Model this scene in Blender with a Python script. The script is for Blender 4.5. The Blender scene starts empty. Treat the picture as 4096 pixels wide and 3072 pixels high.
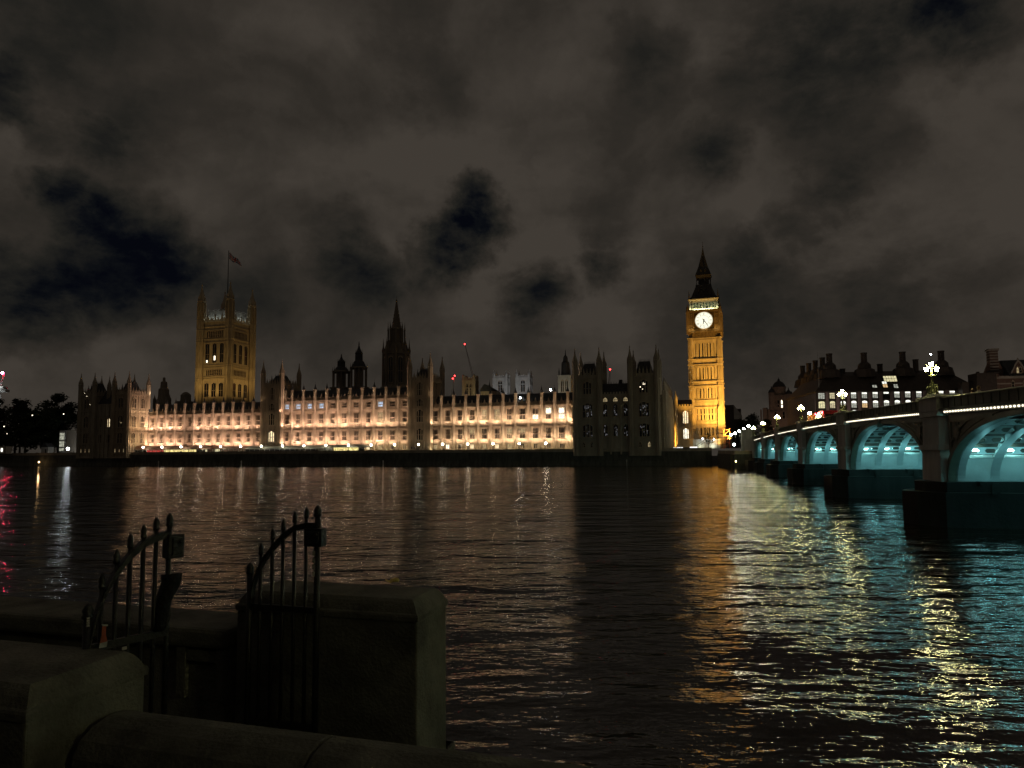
import bpy, math, random
from mathutils import Vector, Matrix
random.seed(7)
S = bpy.context.scene
COL = S.collection
R = math.radians
# ------------------------------------------------------------------ camera
cam = bpy.data.cameras.new("camera"); camo = bpy.data.objects.new("camera", cam); COL.objects.link(camo)
cam.sensor_width = 36; cam.lens = 36*2730/4096; cam.clip_start = .1; cam.clip_end = 3000
cam.shift_y = 59/4096
pitch = math.atan(205/2730); roll = .0075
camo.matrix_world = Matrix.Translation((0, 0, 5.85)) @ Matrix.Rotation(R(90)+pitch, 4, 'X') @ Matrix.Rotation(-roll, 4, 'Z')
S.camera = camo
# ------------------------------------------------------------------ exposure
S.view_settings.view_transform = 'Standard'; S.view_settings.look = 'None'
S.view_settings.exposure = 0; S.view_settings.gamma = 1
S.cycles.use_denoising = True
S.cycles.sample_clamp_indirect = 12; S.cycles.sample_clamp_direct = 0
S.cycles.max_bounces = 5; S.cycles.diffuse_bounces = 2; S.cycles.glossy_bounces = 3
S.cycles.caustics_reflective = False; S.cycles.caustics_refractive = False
S.cycles.use_light_tree = True
# ------------------------------------------------------------------ night sky: deep blue behind city-lit cloud
W = bpy.data.worlds.new("World"); S.world = W; W.use_nodes = True
nt = W.node_tree; N = nt.nodes; L = nt.links; N.clear()
def nd(t, **k):
    n = N.new(t)
    for a, b in k.items(): setattr(n, a, b)
    return n
def mth(op, a, b=None, clamp=False):
    n = nd('ShaderNodeMath', operation=op, use_clamp=clamp)
    for i, v in enumerate((a, b)):
        if v is None: continue
        if isinstance(v, (int, float)): n.inputs[i].default_value = v
        else: L.new(v, n.inputs[i])
    return n.outputs[0]
def noise(vec, sc, det, rough=.5, dist=0):
    n = nd('ShaderNodeTexNoise'); n.inputs['Scale'].default_value = sc; n.inputs['Detail'].default_value = det
    n.inputs['Roughness'].default_value = rough; n.inputs['Distortion'].default_value = dist
    L.new(vec, n.inputs['Vector']); return n
tc = nd('ShaderNodeTexCoord'); dirv = tc.outputs['Generated']
n1 = noise(dirv, 7, 8, .6); n2 = noise(dirv, 30, 6, .65)
def vm(op, a, b):
    n = nd('ShaderNodeVectorMath', operation=op)
    for i, v in enumerate((a, b)):
        if isinstance(v, tuple): n.inputs[i].default_value = v
        elif isinstance(v, float): n.inputs['Scale'].default_value = v
        else: L.new(v, n.inputs[i])
    return n.outputs['Value'] if op in ('DISTANCE', 'DOT_PRODUCT') else n.outputs['Vector']
def warp(src, k, base):
    return vm('ADD', base, vm('SCALE', vm('SUBTRACT', src.outputs['Color'], (.5, .5, .5)), k))
wd = warp(n2, .045, warp(n1, .095, dirv))
GAPS = [(-.495,.784,.375,.039,.55),(-.530,.786,.317,.033,.9),(-.504,.814,.289,.046,1.0),(-.470,.846,.250,.057,1.1),(-.436,.867,.240,.045,1.0),(-.447,.853,.270,.038,.8),(-.538,.818,.204,.045,.8),(-.572,.800,.182,.055,.9),(-.500,.845,.225,.05,.9),(-.557,.725,.406,.037,.7),(-.537,.753,.380,.037,.45),(-.048,.939,.340,.032,.9),(-.061,.946,.318,.036,.95),(-.087,.953,.290,.042,.95),(-.122,.955,.271,.032,.6),(-.029,.935,.354,.021,.7),(-.229,.939,.258,.041,.6),(-.196,.951,.238,.038,.65),(-.240,.924,.298,.037,.35),(.369,.795,.482,.09,.5),(.439,.758,.483,.075,.55),(.492,.724,.484,.061,.75),(.387,.806,.447,.055,.42),(.268,.884,.384,.035,.5),(.034,.974,.222,.047,.65),(.140,.955,.260,.032,.55),(.137,.945,.298,.028,.35),(.417,.848,.327,.054,.45),(.380,.878,.292,.039,.4),(.336,.905,.260,.038,.45),(.440,.815,.377,.054,.33),(.182,.849,.496,.044,.36),(-.128,.866,.484,.059,.25),(-.521,.721,.458,.09,.38),(.467,.864,.188,.107,.35),(.328,.929,.169,.109,.35),(-.577,.773,.264,.049,.2),(-.462,.792,.399,.055,.35),(-.354,.912,.205,.048,.35)]
gap = None
for (x, y, z, r, s) in GAPS:
    mr = nd('ShaderNodeMapRange', interpolation_type='SMOOTHSTEP')
    L.new(vm('DISTANCE', wd, (x, y, z)), mr.inputs['Value'])
    mr.inputs['From Min'].default_value = r*.1; mr.inputs['From Max'].default_value = r*1.85
    mr.inputs['To Min'].default_value = s; mr.inputs['To Max'].default_value = 0
    gap = mr.outputs[0] if gap is None else mth('MAXIMUM', gap, mr.outputs[0])
n3 = noise(vm('MULTIPLY', dirv, (.8, .8, 1.6)), 4.2, 5, .52, .4); n4 = noise(wd, 11, 4, .55)
cov = mth('ADD', mth('MULTIPLY', n3.outputs['Fac'], .7), mth('MULTIPLY', n4.outputs['Fac'], .3))
mrc = nd('ShaderNodeMapRange'); L.new(cov, mrc.inputs['Value'])
mrc.inputs['From Min'].default_value = .36; mrc.inputs['From Max'].default_value = .62
mrc.inputs['To Min'].default_value = .64; mrc.inputs['To Max'].default_value = 1.08
n5 = noise(vm('MULTIPLY', dirv, (1.0, 1.0, 1.7)), 16, 8, .62, .15)
fray = nd('ShaderNodeMapRange'); L.new(n5.outputs['Fac'], fray.inputs['Value'])
fray.inputs['From Min'].default_value = .32; fray.inputs['From Max'].default_value = .66
fray.inputs['To Min'].default_value = .55; fray.inputs['To Max'].default_value = 1.3
gap = mth('MULTIPLY', gap, fray.outputs[0])
bank = mrc.outputs[0]
for (x, y, z, r, s) in ((.513, .823, .24, .22, .16), (-.04, .92, .387, .2, .10), (.05, .95, .30, .12, .07)):      # thicker cloud banks that catch more city light
    mr = nd('ShaderNodeMapRange', interpolation_type='SMOOTHSTEP'); L.new(vm('DISTANCE', wd, (x, y, z)), mr.inputs['Value'])
    mr.inputs['From Min'].default_value = 0; mr.inputs['From Max'].default_value = r; mr.inputs['To Min'].default_value = s; mr.inputs['To Max'].default_value = 0
    bank = mth('ADD', bank, mr.outputs[0])
lit = mth('MULTIPLY', bank, mth('SUBTRACT', 1, gap, True))
ramp = nd('ShaderNodeValToRGB'); L.new(lit, ramp.inputs['Fac'])
cr = ramp.color_ramp; cr.elements[0].position = 0; cr.elements[0].color = (.0016, .0021, .0042, 1)
cr.elements[1].position = 1; cr.elements[1].color = (.0505, .0425, .0345, 1)
for p, c in ((.18, (.0042, .0049, .0062, 1)), (.5, (.0150, .0142, .0120, 1)), (.75, (.0285, .0242, .0196, 1))):
    e_ = cr.elements.new(p); e_.color = c
sky = nd('ShaderNodeTexSky', sky_type='NISHITA'); sky.sun_disc = False; sky.sun_elevation = R(-9); sky.sun_rotation = R(250)
bg = nd('ShaderNodeBackground'); bg2 = nd('ShaderNodeBackground'); add = nd('ShaderNodeAddShader'); out = nd('ShaderNodeOutputWorld')
L.new(ramp.outputs[0], bg.inputs[0]); bg.inputs[1].default_value = 1.0
L.new(sky.outputs[0], bg2.inputs[0]); bg2.inputs[1].default_value = .05
L.new(bg.outputs[0], add.inputs[0]); L.new(bg2.outputs[0], add.inputs[1]); L.new(add.outputs[0], out.inputs[0])
W.cycles.sampling_method = 'MANUAL'; W.cycles.sample_map_resolution = 256

# ------------------------------------------------------------------ frames of the place
PR = R(-16.16827)                     # the river front runs along this heading
PA = Vector((-180, 319, 0)); PE = Vector((math.cos(PR), math.sin(PR), 0)); PN = Vector((-math.sin(PR), math.cos(PR), 0))
def pw(s, d, z=0): return PA + PE*s + PN*d + Vector((0, 0, z))
BE = Vector((8.2, 32.8, 0)).normalized(); BN = Vector((-BE.y, BE.x, 0)); BO = Vector((32.4, 52, 0)); BRR = math.atan2(BE.y, BE.x)
def bw(t, d, z=0): return BO + BE*t - BN*d + Vector((0, 0, z))     # d = metres in from the upstream face
def fw(e, n, z=0): return PE*e + PN*n + Vector((0, 0, z))           # near bank

# ------------------------------------------------------------------ helpers
def tag(o, label=None, cat=None, group=None, kind=None):
    if label: o['label'] = label
    if cat: o['category'] = cat
    if group: o['group'] = group
    if kind: o['kind'] = kind
    return o
def thing(name, label, cat, loc, rz=0, group=None):
    o = bpy.data.objects.new(name, None); COL.objects.link(o); o.empty_display_size = .5
    o.location = loc; o.rotation_euler = (0, 0, rz)
    return tag(o, label, cat, group)
def children(o): return [c for c in bpy.data.objects if c.parent == o]
def dup(o, loc=None, rz=None, label=None, parent=None, kids=None):
    c = o.copy(); COL.objects.link(c)
    if parent is not None: c.parent = parent
    if loc is not None: c.location = loc
    if rz is not None: c.rotation_euler = (0, 0, rz)
    if label: c['label'] = label
    for k in (kids if kids is not None else children(o)): dup(k, parent=c)
    return c
class MB:
    def __init__(s): s.v = []; s.f = []; s.m = []; s.M = None
    def add(s, vs, fs, mi=0):
        b = len(s.v)
        if s.M is not None: vs = [tuple(s.M @ Vector(v)) for v in vs]
        s.v += vs; s.f += [tuple(b+i for i in f) for f in fs]; s.m += [mi]*len(fs); return s
    def box(s, x0, x1, y0, y1, z0, z1, mi=0):
        if x1 < x0: x0, x1 = x1, x0
        if y1 < y0: y0, y1 = y1, y0
        if z1 < z0: z0, z1 = z1, z0
        return s.add([(x0,y0,z0),(x1,y0,z0),(x1,y1,z0),(x0,y1,z0),(x0,y0,z1),(x1,y0,z1),(x1,y1,z1),(x0,y1,z1)],
              [(0,3,2,1),(4,5,6,7),(0,1,5,4),(1,2,6,5),(2,3,7,6),(3,0,4,7)], mi)
    def lathe(s, cx, cy, prof, n=8, mi=0, rot=None, sx=1, sy=1):
        rot = math.pi/n if rot is None else rot
        vs = []; fs = []
        for (r, z) in prof:
            for k in range(n):
                a = rot+2*math.pi*k/n; vs.append((cx+sx*r*math.cos(a), cy+sy*r*math.sin(a), z))
        for i in range(len(prof)-1):
            for k in range(n):
                fs.append((i*n+k, i*n+(k+1)%n, (i+1)*n+(k+1)%n, (i+1)*n+k))
        fs.append(tuple(range(n))[::-1]); t = (len(prof)-1)*n; fs.append(tuple(range(t, t+n)))
        return s.add(vs, fs, mi)
    def tube(s, p, q, r, n=6, r2=None, mi=0):
        p = Vector(p); q = Vector(q); d = (q-p)
        if d.length < 1e-6: return s
        d.normalize(); a = Vector((0,0,1)) if abs(d.z) < .9 else Vector((1,0,0))
        u = d.cross(a).normalized(); w = d.cross(u); r2 = r if r2 is None else r2; vs = []
        for (c, rr) in ((p, r), (q, r2)):
            for k in range(n):
                t = 2*math.pi*k/n; vs.append(tuple(c+u*rr*math.cos(t)+w*rr*math.sin(t)))
        fs = [(k, (k+1)%n, n+(k+1)%n, n+k) for k in range(n)]+[tuple(range(n))[::-1], tuple(range(n, 2*n))]
        return s.add(vs, fs, mi)
    def path(s, pts, r, n=6, mi=0):
        for a, b in zip(pts, pts[1:]): s.tube(a, b, r, n, mi=mi)
        return s
    def prism(s, poly, y0, y1, mi=0, axis='y'):          # poly of (x,z) swept along y (or (y,z) along x, (x,y) along z)
        def P(a, b, c): return (a, c, b) if axis == 'y' else ((c, a, b) if axis == 'x' else (a, b, c))
        n = len(poly); vs = [P(a, b, y0) for a, b in poly]+[P(a, b, y1) for a, b in poly]
        fs = [tuple(range(n)), tuple(range(n, 2*n))[::-1]]+[(k, n+k, n+(k+1)%n, (k+1)%n) for k in range(n)]
        return s.add(vs, fs, mi)
    def frustum(s, x0, x1, y0, y1, z0, X0, X1, Y0, Y1, z1, mi=0):
        return s.add([(x0,y0,z0),(x1,y0,z0),(x1,y1,z0),(x0,y1,z0),(X0,Y0,z1),(X1,Y0,z1),(X1,Y1,z1),(X0,Y1,z1)],
              [(0,3,2,1),(4,5,6,7),(0,1,5,4),(1,2,6,5),(2,3,7,6),(3,0,4,7)], mi)
    def ball(s, c, r, n=10, m=6, mi=0, sz=1):
        return s.lathe(c[0], c[1], [(max(.02*r, r*math.sin(math.pi*i/m)), c[2]-r*sz*math.cos(math.pi*i/m)) for i in range(m+1)], n, mi)
    def mesh(s, name, mats, smooth=False):
        me = bpy.data.meshes.new(name); me.from_pydata(s.v, [], s.f); me.update()
        for m in (mats if isinstance(mats, (list, tuple)) else [mats]): me.materials.append(m)
        me.polygons.foreach_set('material_index', s.m)
        if smooth: me.polygons.foreach_set('use_smooth', [True]*len(s.f))
        import bmesh
        b = bmesh.new(); b.from_mesh(me); bmesh.ops.recalc_face_normals(b, faces=b.faces); b.to_mesh(me); b.free()
        return me
    def build(s, name, mats, parent=None, smooth=False, loc=None):
        return link(name, s.mesh(name, mats, smooth), parent, loc)
def link(name, me, parent=None, loc=None, rz=None):
    o = bpy.data.objects.new(name, me); COL.objects.link(o)
    if parent is not None: o.parent = parent
    if loc is not None: o.location = loc
    if rz is not None: o.rotation_euler = (0, 0, rz)
    return o
# ------------------------------------------------------------------ materials
def mat(name, col, rough=.8, var=.3, scale=.6, bump=0, bscale=8, metal=0, spec=.3, streak=False, brick=None):
    m = bpy.data.materials.new(name); m.use_nodes = True; t = m.node_tree; b = t.nodes['Principled BSDF']
    b.inputs['Roughness'].default_value = rough; b.inputs['Metallic'].default_value = metal; b.inputs['Specular IOR Level'].default_value = spec
    c = t.nodes.new('ShaderNodeTexCoord'); mp = t.nodes.new('ShaderNodeMapping'); t.links.new(c.outputs['Object'], mp.inputs[0])
    if streak: mp.inputs['Scale'].default_value = (1, 1, .22)
    n = t.nodes.new('ShaderNodeTexNoise'); n.inputs['Scale'].default_value = scale; n.inputs['Detail'].default_value = 6; n.inputs['Roughness'].default_value = .62
    t.links.new(mp.outputs[0], n.inputs['Vector'])
    r = t.nodes.new('ShaderNodeValToRGB'); t.links.new(n.outputs['Fac'], r.inputs[0])
    r.color_ramp.elements[0].position = .3; r.color_ramp.elements[1].position = .72
    r.color_ramp.elements[0].color = tuple(x*(1-var) for x in col)+(1,); r.color_ramp.elements[1].color = tuple(min(1, x*(1+var*.7)) for x in col)+(1,)
    src = r.outputs[0]
    if brick:
        bt = t.nodes.new('ShaderNodeTexBrick'); bt.inputs['Scale'].default_value = brick[0]; bt.inputs['Color2'].default_value = tuple(brick[1])+(1,)
        bt.inputs['Mortar'].default_value = tuple(x*.5 for x in col)+(1,); bt.inputs['Mortar Size'].default_value = .012
        rot = t.nodes.new('ShaderNodeMapping'); rot.inputs['Rotation'].default_value = (R(90), 0, 0); t.links.new(c.outputs['Object'], rot.inputs[0]); t.links.new(rot.outputs[0], bt.inputs['Vector'])
        t.links.new(src, bt.inputs['Color1']); src = bt.outputs[0]
    t.links.new(src, b.inputs['Base Color'])
    if bump:
        n2 = t.nodes.new('ShaderNodeTexNoise'); n2.inputs['Scale'].default_value = bscale; n2.inputs['Detail'].default_value = 5
        t.links.new(c.outputs['Object'], n2.inputs['Vector'])
        bp = t.nodes.new('ShaderNodeBump'); bp.inputs['Strength'].default_value = bump; bp.inputs['Distance'].default_value = .05
        t.links.new(n2.outputs['Fac'], bp.inputs['Height']); t.links.new(bp.outputs[0], b.inputs['Normal'])
    return m
def glow(name, col, st, var=0, scale=2):
    m = bpy.data.materials.new(name); m.use_nodes = True; t = m.node_tree; t.nodes.remove(t.nodes['Principled BSDF'])
    e = t.nodes.new('ShaderNodeEmission'); e.inputs[0].default_value = tuple(col)+(1,); e.inputs[1].default_value = st
    if var:
        c = t.nodes.new('ShaderNodeTexCoord'); n = t.nodes.new('ShaderNodeTexNoise'); n.inputs['Scale'].default_value = scale; n.inputs['Detail'].default_value = 3
        t.links.new(c.outputs['Object'], n.inputs['Vector']); r = t.nodes.new('ShaderNodeMapRange'); t.links.new(n.outputs['Fac'], r.inputs[0])
        r.inputs[1].default_value = .35; r.inputs[2].default_value = .65; r.inputs[3].default_value = st*(1-var); r.inputs[4].default_value = st*(1+var)
        t.links.new(r.outputs[0], e.inputs[1])
    t.links.new(e.outputs[0], t.nodes['Material Output'].inputs[0]); return m
M = {}
M['stone'] = mat('limestone', (.40, .315, .225), .85, .32, .9, .35, 5, streak=True)
M['stone2'] = mat('weathered_limestone', (.36, .31, .24), .85, .35, .5, .3, 4, streak=True)
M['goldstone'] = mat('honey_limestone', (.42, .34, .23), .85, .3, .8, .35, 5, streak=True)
M['slate'] = mat('slate_roof', (.045, .045, .048), .6, .35, 1.2, .3, 6)
M['iron_roof'] = mat('iron_roof_plates', (.045, .04, .035), .6, .35, 1.5, .3, 6)
M['darkstone'] = mat('dark_limestone', (.20, .165, .125), .85, .35, .6, .35, 4, streak=True)  # darker limestone for the central spire, lantern and ventilation towers
M['gilded_shade'] = mat('gilded_stone_and_shade', (.15, .105, .055), .6, .35, 1.2, .3, 5)  # colour of the gilding, darkened further to paint in the overhang's shade
M['palestone'] = mat('pale_stone', (.46, .44, .40), .85, .25, .4, .3, 4)
M['glass'] = mat('dark_window_glass', (.012, .012, .014), .12, .3, 1.5, 0, spec=.5)
M['lit'] = glow('warm_lit_window', (1, .80, .48), 1.3, .35, .9)
M['litw'] = glow('white_lit_window', (1, .92, .72), 1.6, .4, 1.1)
M['dim'] = glow('dim_lit_window', (1, .78, .42), .35, .5, 1.2)
M['cool'] = glow('cool_lit_window', (.62, .78, 1), 1.1, .35, 1.2)
M['spark'] = glow('distant_window_light', (1, .86, .62), 2.5)
M['iron'] = mat('black_painted_iron', (.018, .018, .017), .45, .4, 9, .25, 40, spec=.5)
M['granite'] = mat('embankment_granite', (.16, .158, .128), .82, .6, 2.6, .32, 45)
M['granite2'] = mat('wet_granite', (.10, .10, .085), .7, .5, .9, .5, 6, streak=True)
M['algae_and_shade'] = mat('wet_weedy_granite_and_shade', (.022, .022, .017), .6, .6, .7, .5, 5, streak=True)
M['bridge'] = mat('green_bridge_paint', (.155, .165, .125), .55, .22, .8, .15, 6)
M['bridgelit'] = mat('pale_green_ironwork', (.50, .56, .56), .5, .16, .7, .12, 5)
M['pier'] = mat('bridge_pier_granite', (.55, .56, .50), .85, .3, .6, .35, 4, streak=True)
M['brown'] = mat('bronze_cladding', (.06, .045, .038), .5, .3, .8, .1, 5)
M['fin'] = mat('pinkish_stone_fin', (.25, .19, .19), .8, .2, .6, .2, 5)
M['redbrick'] = mat('red_brick', (.20, .085, .055), .85, .25, 1.5, .3, 8)
M['band'] = mat('pale_stone_band', (.34, .29, .25), .85, .2, 1.2, .2, 8)
M['redstone'] = mat('ruddy_portland_stone', (.27, .205, .17), .85, .3, .6, .3, 4)
M['bark'] = mat('tree_bark', (.07, .055, .04), .9, .3, 3, .6, 12)
M['leaf'] = mat('dark_foliage', (.030, .038, .016), .75, .5, .5)
M['ground'] = mat('paved_ground', (.09, .085, .08), .9, .3, .3, .2, 3)
M['asphalt'] = mat('asphalt', (.05, .05, .05), .85, .3, 1, .2, 10)
M['lantern'] = glow('lantern_glass', (1, .92, .42), 320)
M['lantern_far'] = glow('far_lantern_glass', (1, .96, .70), 150)
M['globe'] = glow('globe_lamp_glass', (1, .92, .70), 36)
M['led'] = glow('cornice_bulb', (1, .90, .68), 1.8)
M['teal'] = glow('under_arch_lamp', (.42, 1, .95), 26)
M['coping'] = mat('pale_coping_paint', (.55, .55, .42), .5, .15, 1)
M['red'] = glow('red_warning_lamp', (1, .03, .03), 14)
M['redbig'] = glow('strong_red_lamp', (1, .03, .08), 330)
M['white'] = glow('white_floodlamp', (.85, .95, 1), 34)
M['steel'] = mat('painted_steel', (.25, .24, .23), .5, .2, 2)
def light(kind, name, loc, power, col, d=None, size=.3, size_y=None, angle=60, blend=.5, spread=180):
    l = bpy.data.lights.new(name, kind); l.energy = power; l.color = col
    if kind == 'AREA':
        l.shape = 'RECTANGLE'; l.size = size; l.size_y = size_y or size; l.spread = R(spread)
    elif kind == 'SPOT':
        l.spot_size = R(angle); l.spot_blend = blend; l.shadow_soft_size = size
    else: l.shadow_soft_size = size
    o = bpy.data.objects.new(name, l); COL.objects.link(o); o.location = loc
    if d is not None: o.rotation_euler = Vector(d).to_track_quat('-Z', 'Y').to_euler()
    return o
def pd(s, d, z): return PE*s+PN*d+Vector((0, 0, z))
# ================================================================== river, banks
def make_water():
    m = bpy.data.materials.new('river_water'); m.use_nodes = True; t = m.node_tree; b = t.nodes['Principled BSDF']
    b.inputs['Base Color'].default_value = (.016, .011, .006, 1); b.inputs['Roughness'].default_value = .022; b.inputs['IOR'].default_value = 1.7
    c = t.nodes.new('ShaderNodeTexCoord'); h = None
    for (sx, sy, rot, sc, det, k) in ((.3, 1, 10, .085, 2, 4.4), (.5, 1, 14, .30, 2, 2.5), (.4, 1, 6, .95, 3, 1.25), (.55, 1, 24, 2.6, 3, .36), (.8, 1, -10, 6.5, 3, .08)):
        mp = t.nodes.new('ShaderNodeMapping'); mp.inputs['Scale'].default_value = (sx, sy, 1); mp.inputs['Rotation'].default_value = (0, 0, R(rot))
        n = t.nodes.new('ShaderNodeTexNoise'); n.inputs['Scale'].default_value = sc; n.inputs['Detail'].default_value = det; n.inputs['Roughness'].default_value = .5
        t.links.new(c.outputs['Object'], mp.inputs[0]); t.links.new(mp.outputs[0], n.inputs['Vector'])
        mu = t.nodes.new('ShaderNodeMath'); mu.operation = 'MULTIPLY'; mu.inputs[1].default_value = k; t.links.new(n.outputs['Fac'], mu.inputs[0])
        if h is None: h = mu.outputs[0]
        else:
            ad = t.nodes.new('ShaderNodeMath'); ad.operation = 'ADD'; t.links.new(h, ad.inputs[0]); t.links.new(mu.outputs[0], ad.inputs[1]); h = ad.outputs[0]
    bp = t.nodes.new('ShaderNodeBump'); bp.inputs['Strength'].default_value = 1; bp.inputs['Distance'].default_value = WAVE
    t.links.new(h, bp.inputs['Height']); t.links.new(bp.outputs[0], b.inputs['Normal'])
    return m
WAVE = .145
M['water'] = make_water()
mb = MB(); mb.add([(-900, -8, 0), (600, -8, 0), (600, 560, 0), (-900, 560, 0)], [(0, 1, 2, 3)])
tag(mb.build('river_water', M['water']), 'dark rippled river reflecting the floodlights', 'river', kind='structure')
# far bank ground: one sheet from just behind the river wall to the horizon
g = MB(); a = [pw(-400, -9.8, 5.9), pw(262, -9.8, 5.9), pw(262, 4, 5.9), Vector((120, 232, 5.9)), Vector((2500, 100, 5.9)), Vector((2500, 2600, 5.9)), Vector((-2500, 2600, 5.9)), Vector((-2500, 900, 5.9))]
g.add([tuple(v) for v in a], [tuple(range(8))])
tag(g.build('far_bank_ground', M['ground']), 'paved ground along the far bank', 'ground', kind='structure')
# river wall below the terrace
rw = thing('river_wall', 'long dark granite river wall below the palace terrace', 'wall', pw(0, 0), PR)
w = MB(); w.box(-400, 262, -10.5, -9.7, -3, 5.0); w.box(-400, 262, -10.62, -9.7, 4.0, 4.16); w.frustum(-400, 262, -11.4, -9.7, -3, -400, 262, -10.5, -9.7, 1.6)
w.build('wall_body', M['granite2'], rw)
w = MB(); w.box(-400, 262, -10.35, -10.0, 5.0, 6.0); w.box(-400, 262, -10.45, -9.9, 6.0, 6.14)
for i in range(-12, 23): w.box(i*10.2+9.0, i*10.2+9.9, -10.5, -9.85, 5.0, 6.3)
w.build('parapet', M['stone2'], rw)
for s_, nm in ((22, 'red'), (76, 'x'), (164, 'x')): pass
# quay by the bridge end
q = thing('quay_wall', 'dark stone landing quay beside the far bridge end', 'wall', (68, 205, 0))
def qpoly(mb, P, z0, z1): mb.prism([(x-68, y-205) for x, y in P], z0, z1, axis='z')
w = MB(); qpoly(w, [(62.5, 193), (68, 190), (90, 240), (72, 238), (68.0, 227.2)], -3, 4.2); w.build('quay_body', M['granite2'], q)
w = MB(); qpoly(w, [(62.7, 193.2), (68, 190.4), (69, 192), (64.2, 194.5)], 4.2, 5.1); qpoly(w, [(62.7, 193.3), (64, 194.2), (69.4, 227.2), (68.2, 227.2)], 4.2, 5.2); w.build('quay_parapet', M['stone2'], q)

# ================================================================== gothic kit
def turret(mb, x, y, z0, zs, zt, r, n=8, mi=0, ri=0):
    """octagonal turret: plain base, ribbed open shaft, flared cap, ogee spirelet with finial"""
    mb.lathe(x, y, [(r, z0), (r, zs)], n, mi)
    h = zt-zs
    for zz in (zs-.9*h, zs-.45*h, zs-.05):
        if zz > z0: mb.lathe(x, y, [(r*1.12, zz-.12), (r*1.16, zz), (r*1.12, zz+.12)], n, mi)
    for k in range(n):
        a = math.pi/n+2*math.pi*k/n
        mb.tube((x+r*1.0*math.cos(a), y+r*1.0*math.sin(a), z0), (x+r*1.0*math.cos(a), y+r*1.0*math.sin(a), zs+.12*h), r*.13, 4, mi=mi)
        a2 = 2*math.pi*k/n
        mb.tube((x+r*1.08*math.cos(a), y+r*1.08*math.sin(a), zs), (x+r*1.08*math.cos(a), y+r*1.08*math.sin(a), zs+.3*h), r*.12, 4, r*.02, mi=mi)
    mb.lathe(x, y, [(r*1.05, zs), (r*1.25, zs+.05*h), (r*.95, zs+.12*h), (r*1.0, zs+.2*h), (r*.86, zs+.32*h), (r*.52, zs+.48*h), (r*.3, zs+.64*h), (r*.14, zs+.82*h), (r*.22, zs+.85*h), (r*.22, zs+.88*h), (r*.05, zs+.91*h), (r*.03, zt)], n, ri)
def tracery(w, h, lights=4, deep=.85, tr=.46):
    mb = MB(); hw = w/2; lw = w/lights
    mb.box(-hw-.16, -hw, -.06, deep+.1, 0, h); mb.box(hw, hw+.16, -.06, deep+.1, 0, h)
    for i in range(1, lights): mb.box(-hw+i*lw-.042, -hw+i*lw+.042, .4, .62, 0, h)
    mb.box(-hw, hw, .4, .62, tr*h-.07, tr*h+.07); mb.box(-hw, hw, .05, deep+.1, -.14, .06)
    for z1, dz in ((h, .75), (tr*h-.09, .42)):
        for i in range(lights):
            x0 = -hw+i*lw+.042; x1 = x0+lw-.084; xm = (x0+x1)/2
            mb.prism([(x0, z1), (x0, z1-dz), (x0+.1*lw, z1-dz*.5), (xm, z1-.06)], .27, .45)
            mb.prism([(x1, z1), (xm, z1-.06), (x1-.1*lw, z1-dz*.5), (x1, z1-dz)], .27, .45)
    # hood
    mb.prism([(-hw-.3, h-.1), (-hw-.16, h-.1), (-hw*.5, h+.28), (0, h+.42), (hw*.5, h+.28), (hw+.16, h-.1), (hw+.3, h-.1), (hw*.55, h+.42), (0, h+.6), (-hw*.55, h+.42)], -.14, .05)
    return mb
def pane(w, h, tr=.46, deep=.84):
    mb = MB(); hw = w/2
    mb.box(-hw, hw, deep, deep+.06, 0, h*tr, 0); mb.box(-hw, hw, deep, deep+.06, h*tr, h, 1); return mb
def flat_window(w, h, lights=3, mi=0, fr=.18):
    """window set against a plain wall: moulded frame and mullions standing proud, pane behind"""
    mb = MB(); hw = w/2
    mb.box(-hw-fr, -hw, -.22, .0, -.1, h); mb.box(hw, hw+fr, -.22, .0, -.1, h); mb.box(-hw-fr, hw+fr, -.3, .0, -.28, -.1)
    mb.prism([(-hw-fr, h), (-hw-fr, h-.5), (-hw, h-.5), (0, h+.25), (hw, h-.5), (hw+fr, h-.5), (hw+fr, h), (0, h+.75)], -.22, 0)
    for i in range(1, lights): mb.box(-hw+i*w/lights-.07, -hw+i*w/lights+.07, -.15, 0, -.1, h-.3)
    mb.box(-hw, hw, -.14, 0, h*.45-.07, h*.45+.07); return mb
def flat_pane(w, h):
    mb = MB(); hw = w/2; mb.prism([(-hw, -.1), (hw, -.1), (hw, h-.5), (0, h+.25), (-hw, h-.5)], -.05, -.01); return mb
_wm = {}
def put_window(parent, x, y, z, w, h, lights, pmat, rz=0, name='window', flat=True, label=None):
    key = (w, h, lights, flat)
    if key not in _wm: _wm[key] = ((flat_window(w, h, lights) if flat else tracery(w, h, lights)).mesh(name, M['stone']), {})
    me, pm = _wm[key]
    pk = tuple(m.name for m in (pmat if isinstance(pmat, tuple) else (pmat,)))
    if pk not in pm: pm[pk] = (flat_pane(w, h) if flat else pane(w, h)).mesh('pane', list(pmat) if isinstance(pmat, tuple) else [pmat, pmat])
    o = link(name, me, parent, (x, y, z), rz); link('pane', pm[pk], o)
    if label: o['label'] = label
    return o
def crenel(mb, x0, x1, y0, y1, z, h=1.0, step=1.5, mi=0):
    mb.box(x0, x1, y0, y1, z, z+h*.55, mi)
    L_ = max(x1-x0, y1-y0); n = max(1, int(L_/step))
    for i in range(n):
        c = (i+.5)*L_/n
        if x1-x0 > y1-y0: mb.box(x0+c-step*.28, x0+c+step*.28, y0, y1, z+h*.55, z+h, mi)
        else: mb.box(x0, x1, y0+c-step*.28, y0+c+step*.28, z+h*.55, z+h, mi)
def ring(mb, x0, x1, y0, y1, z, h=.3, out=.25, mi=0):
    mb.box(x0-out, x1+out, y0-out, y1+out, z-h, z, mi)
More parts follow.
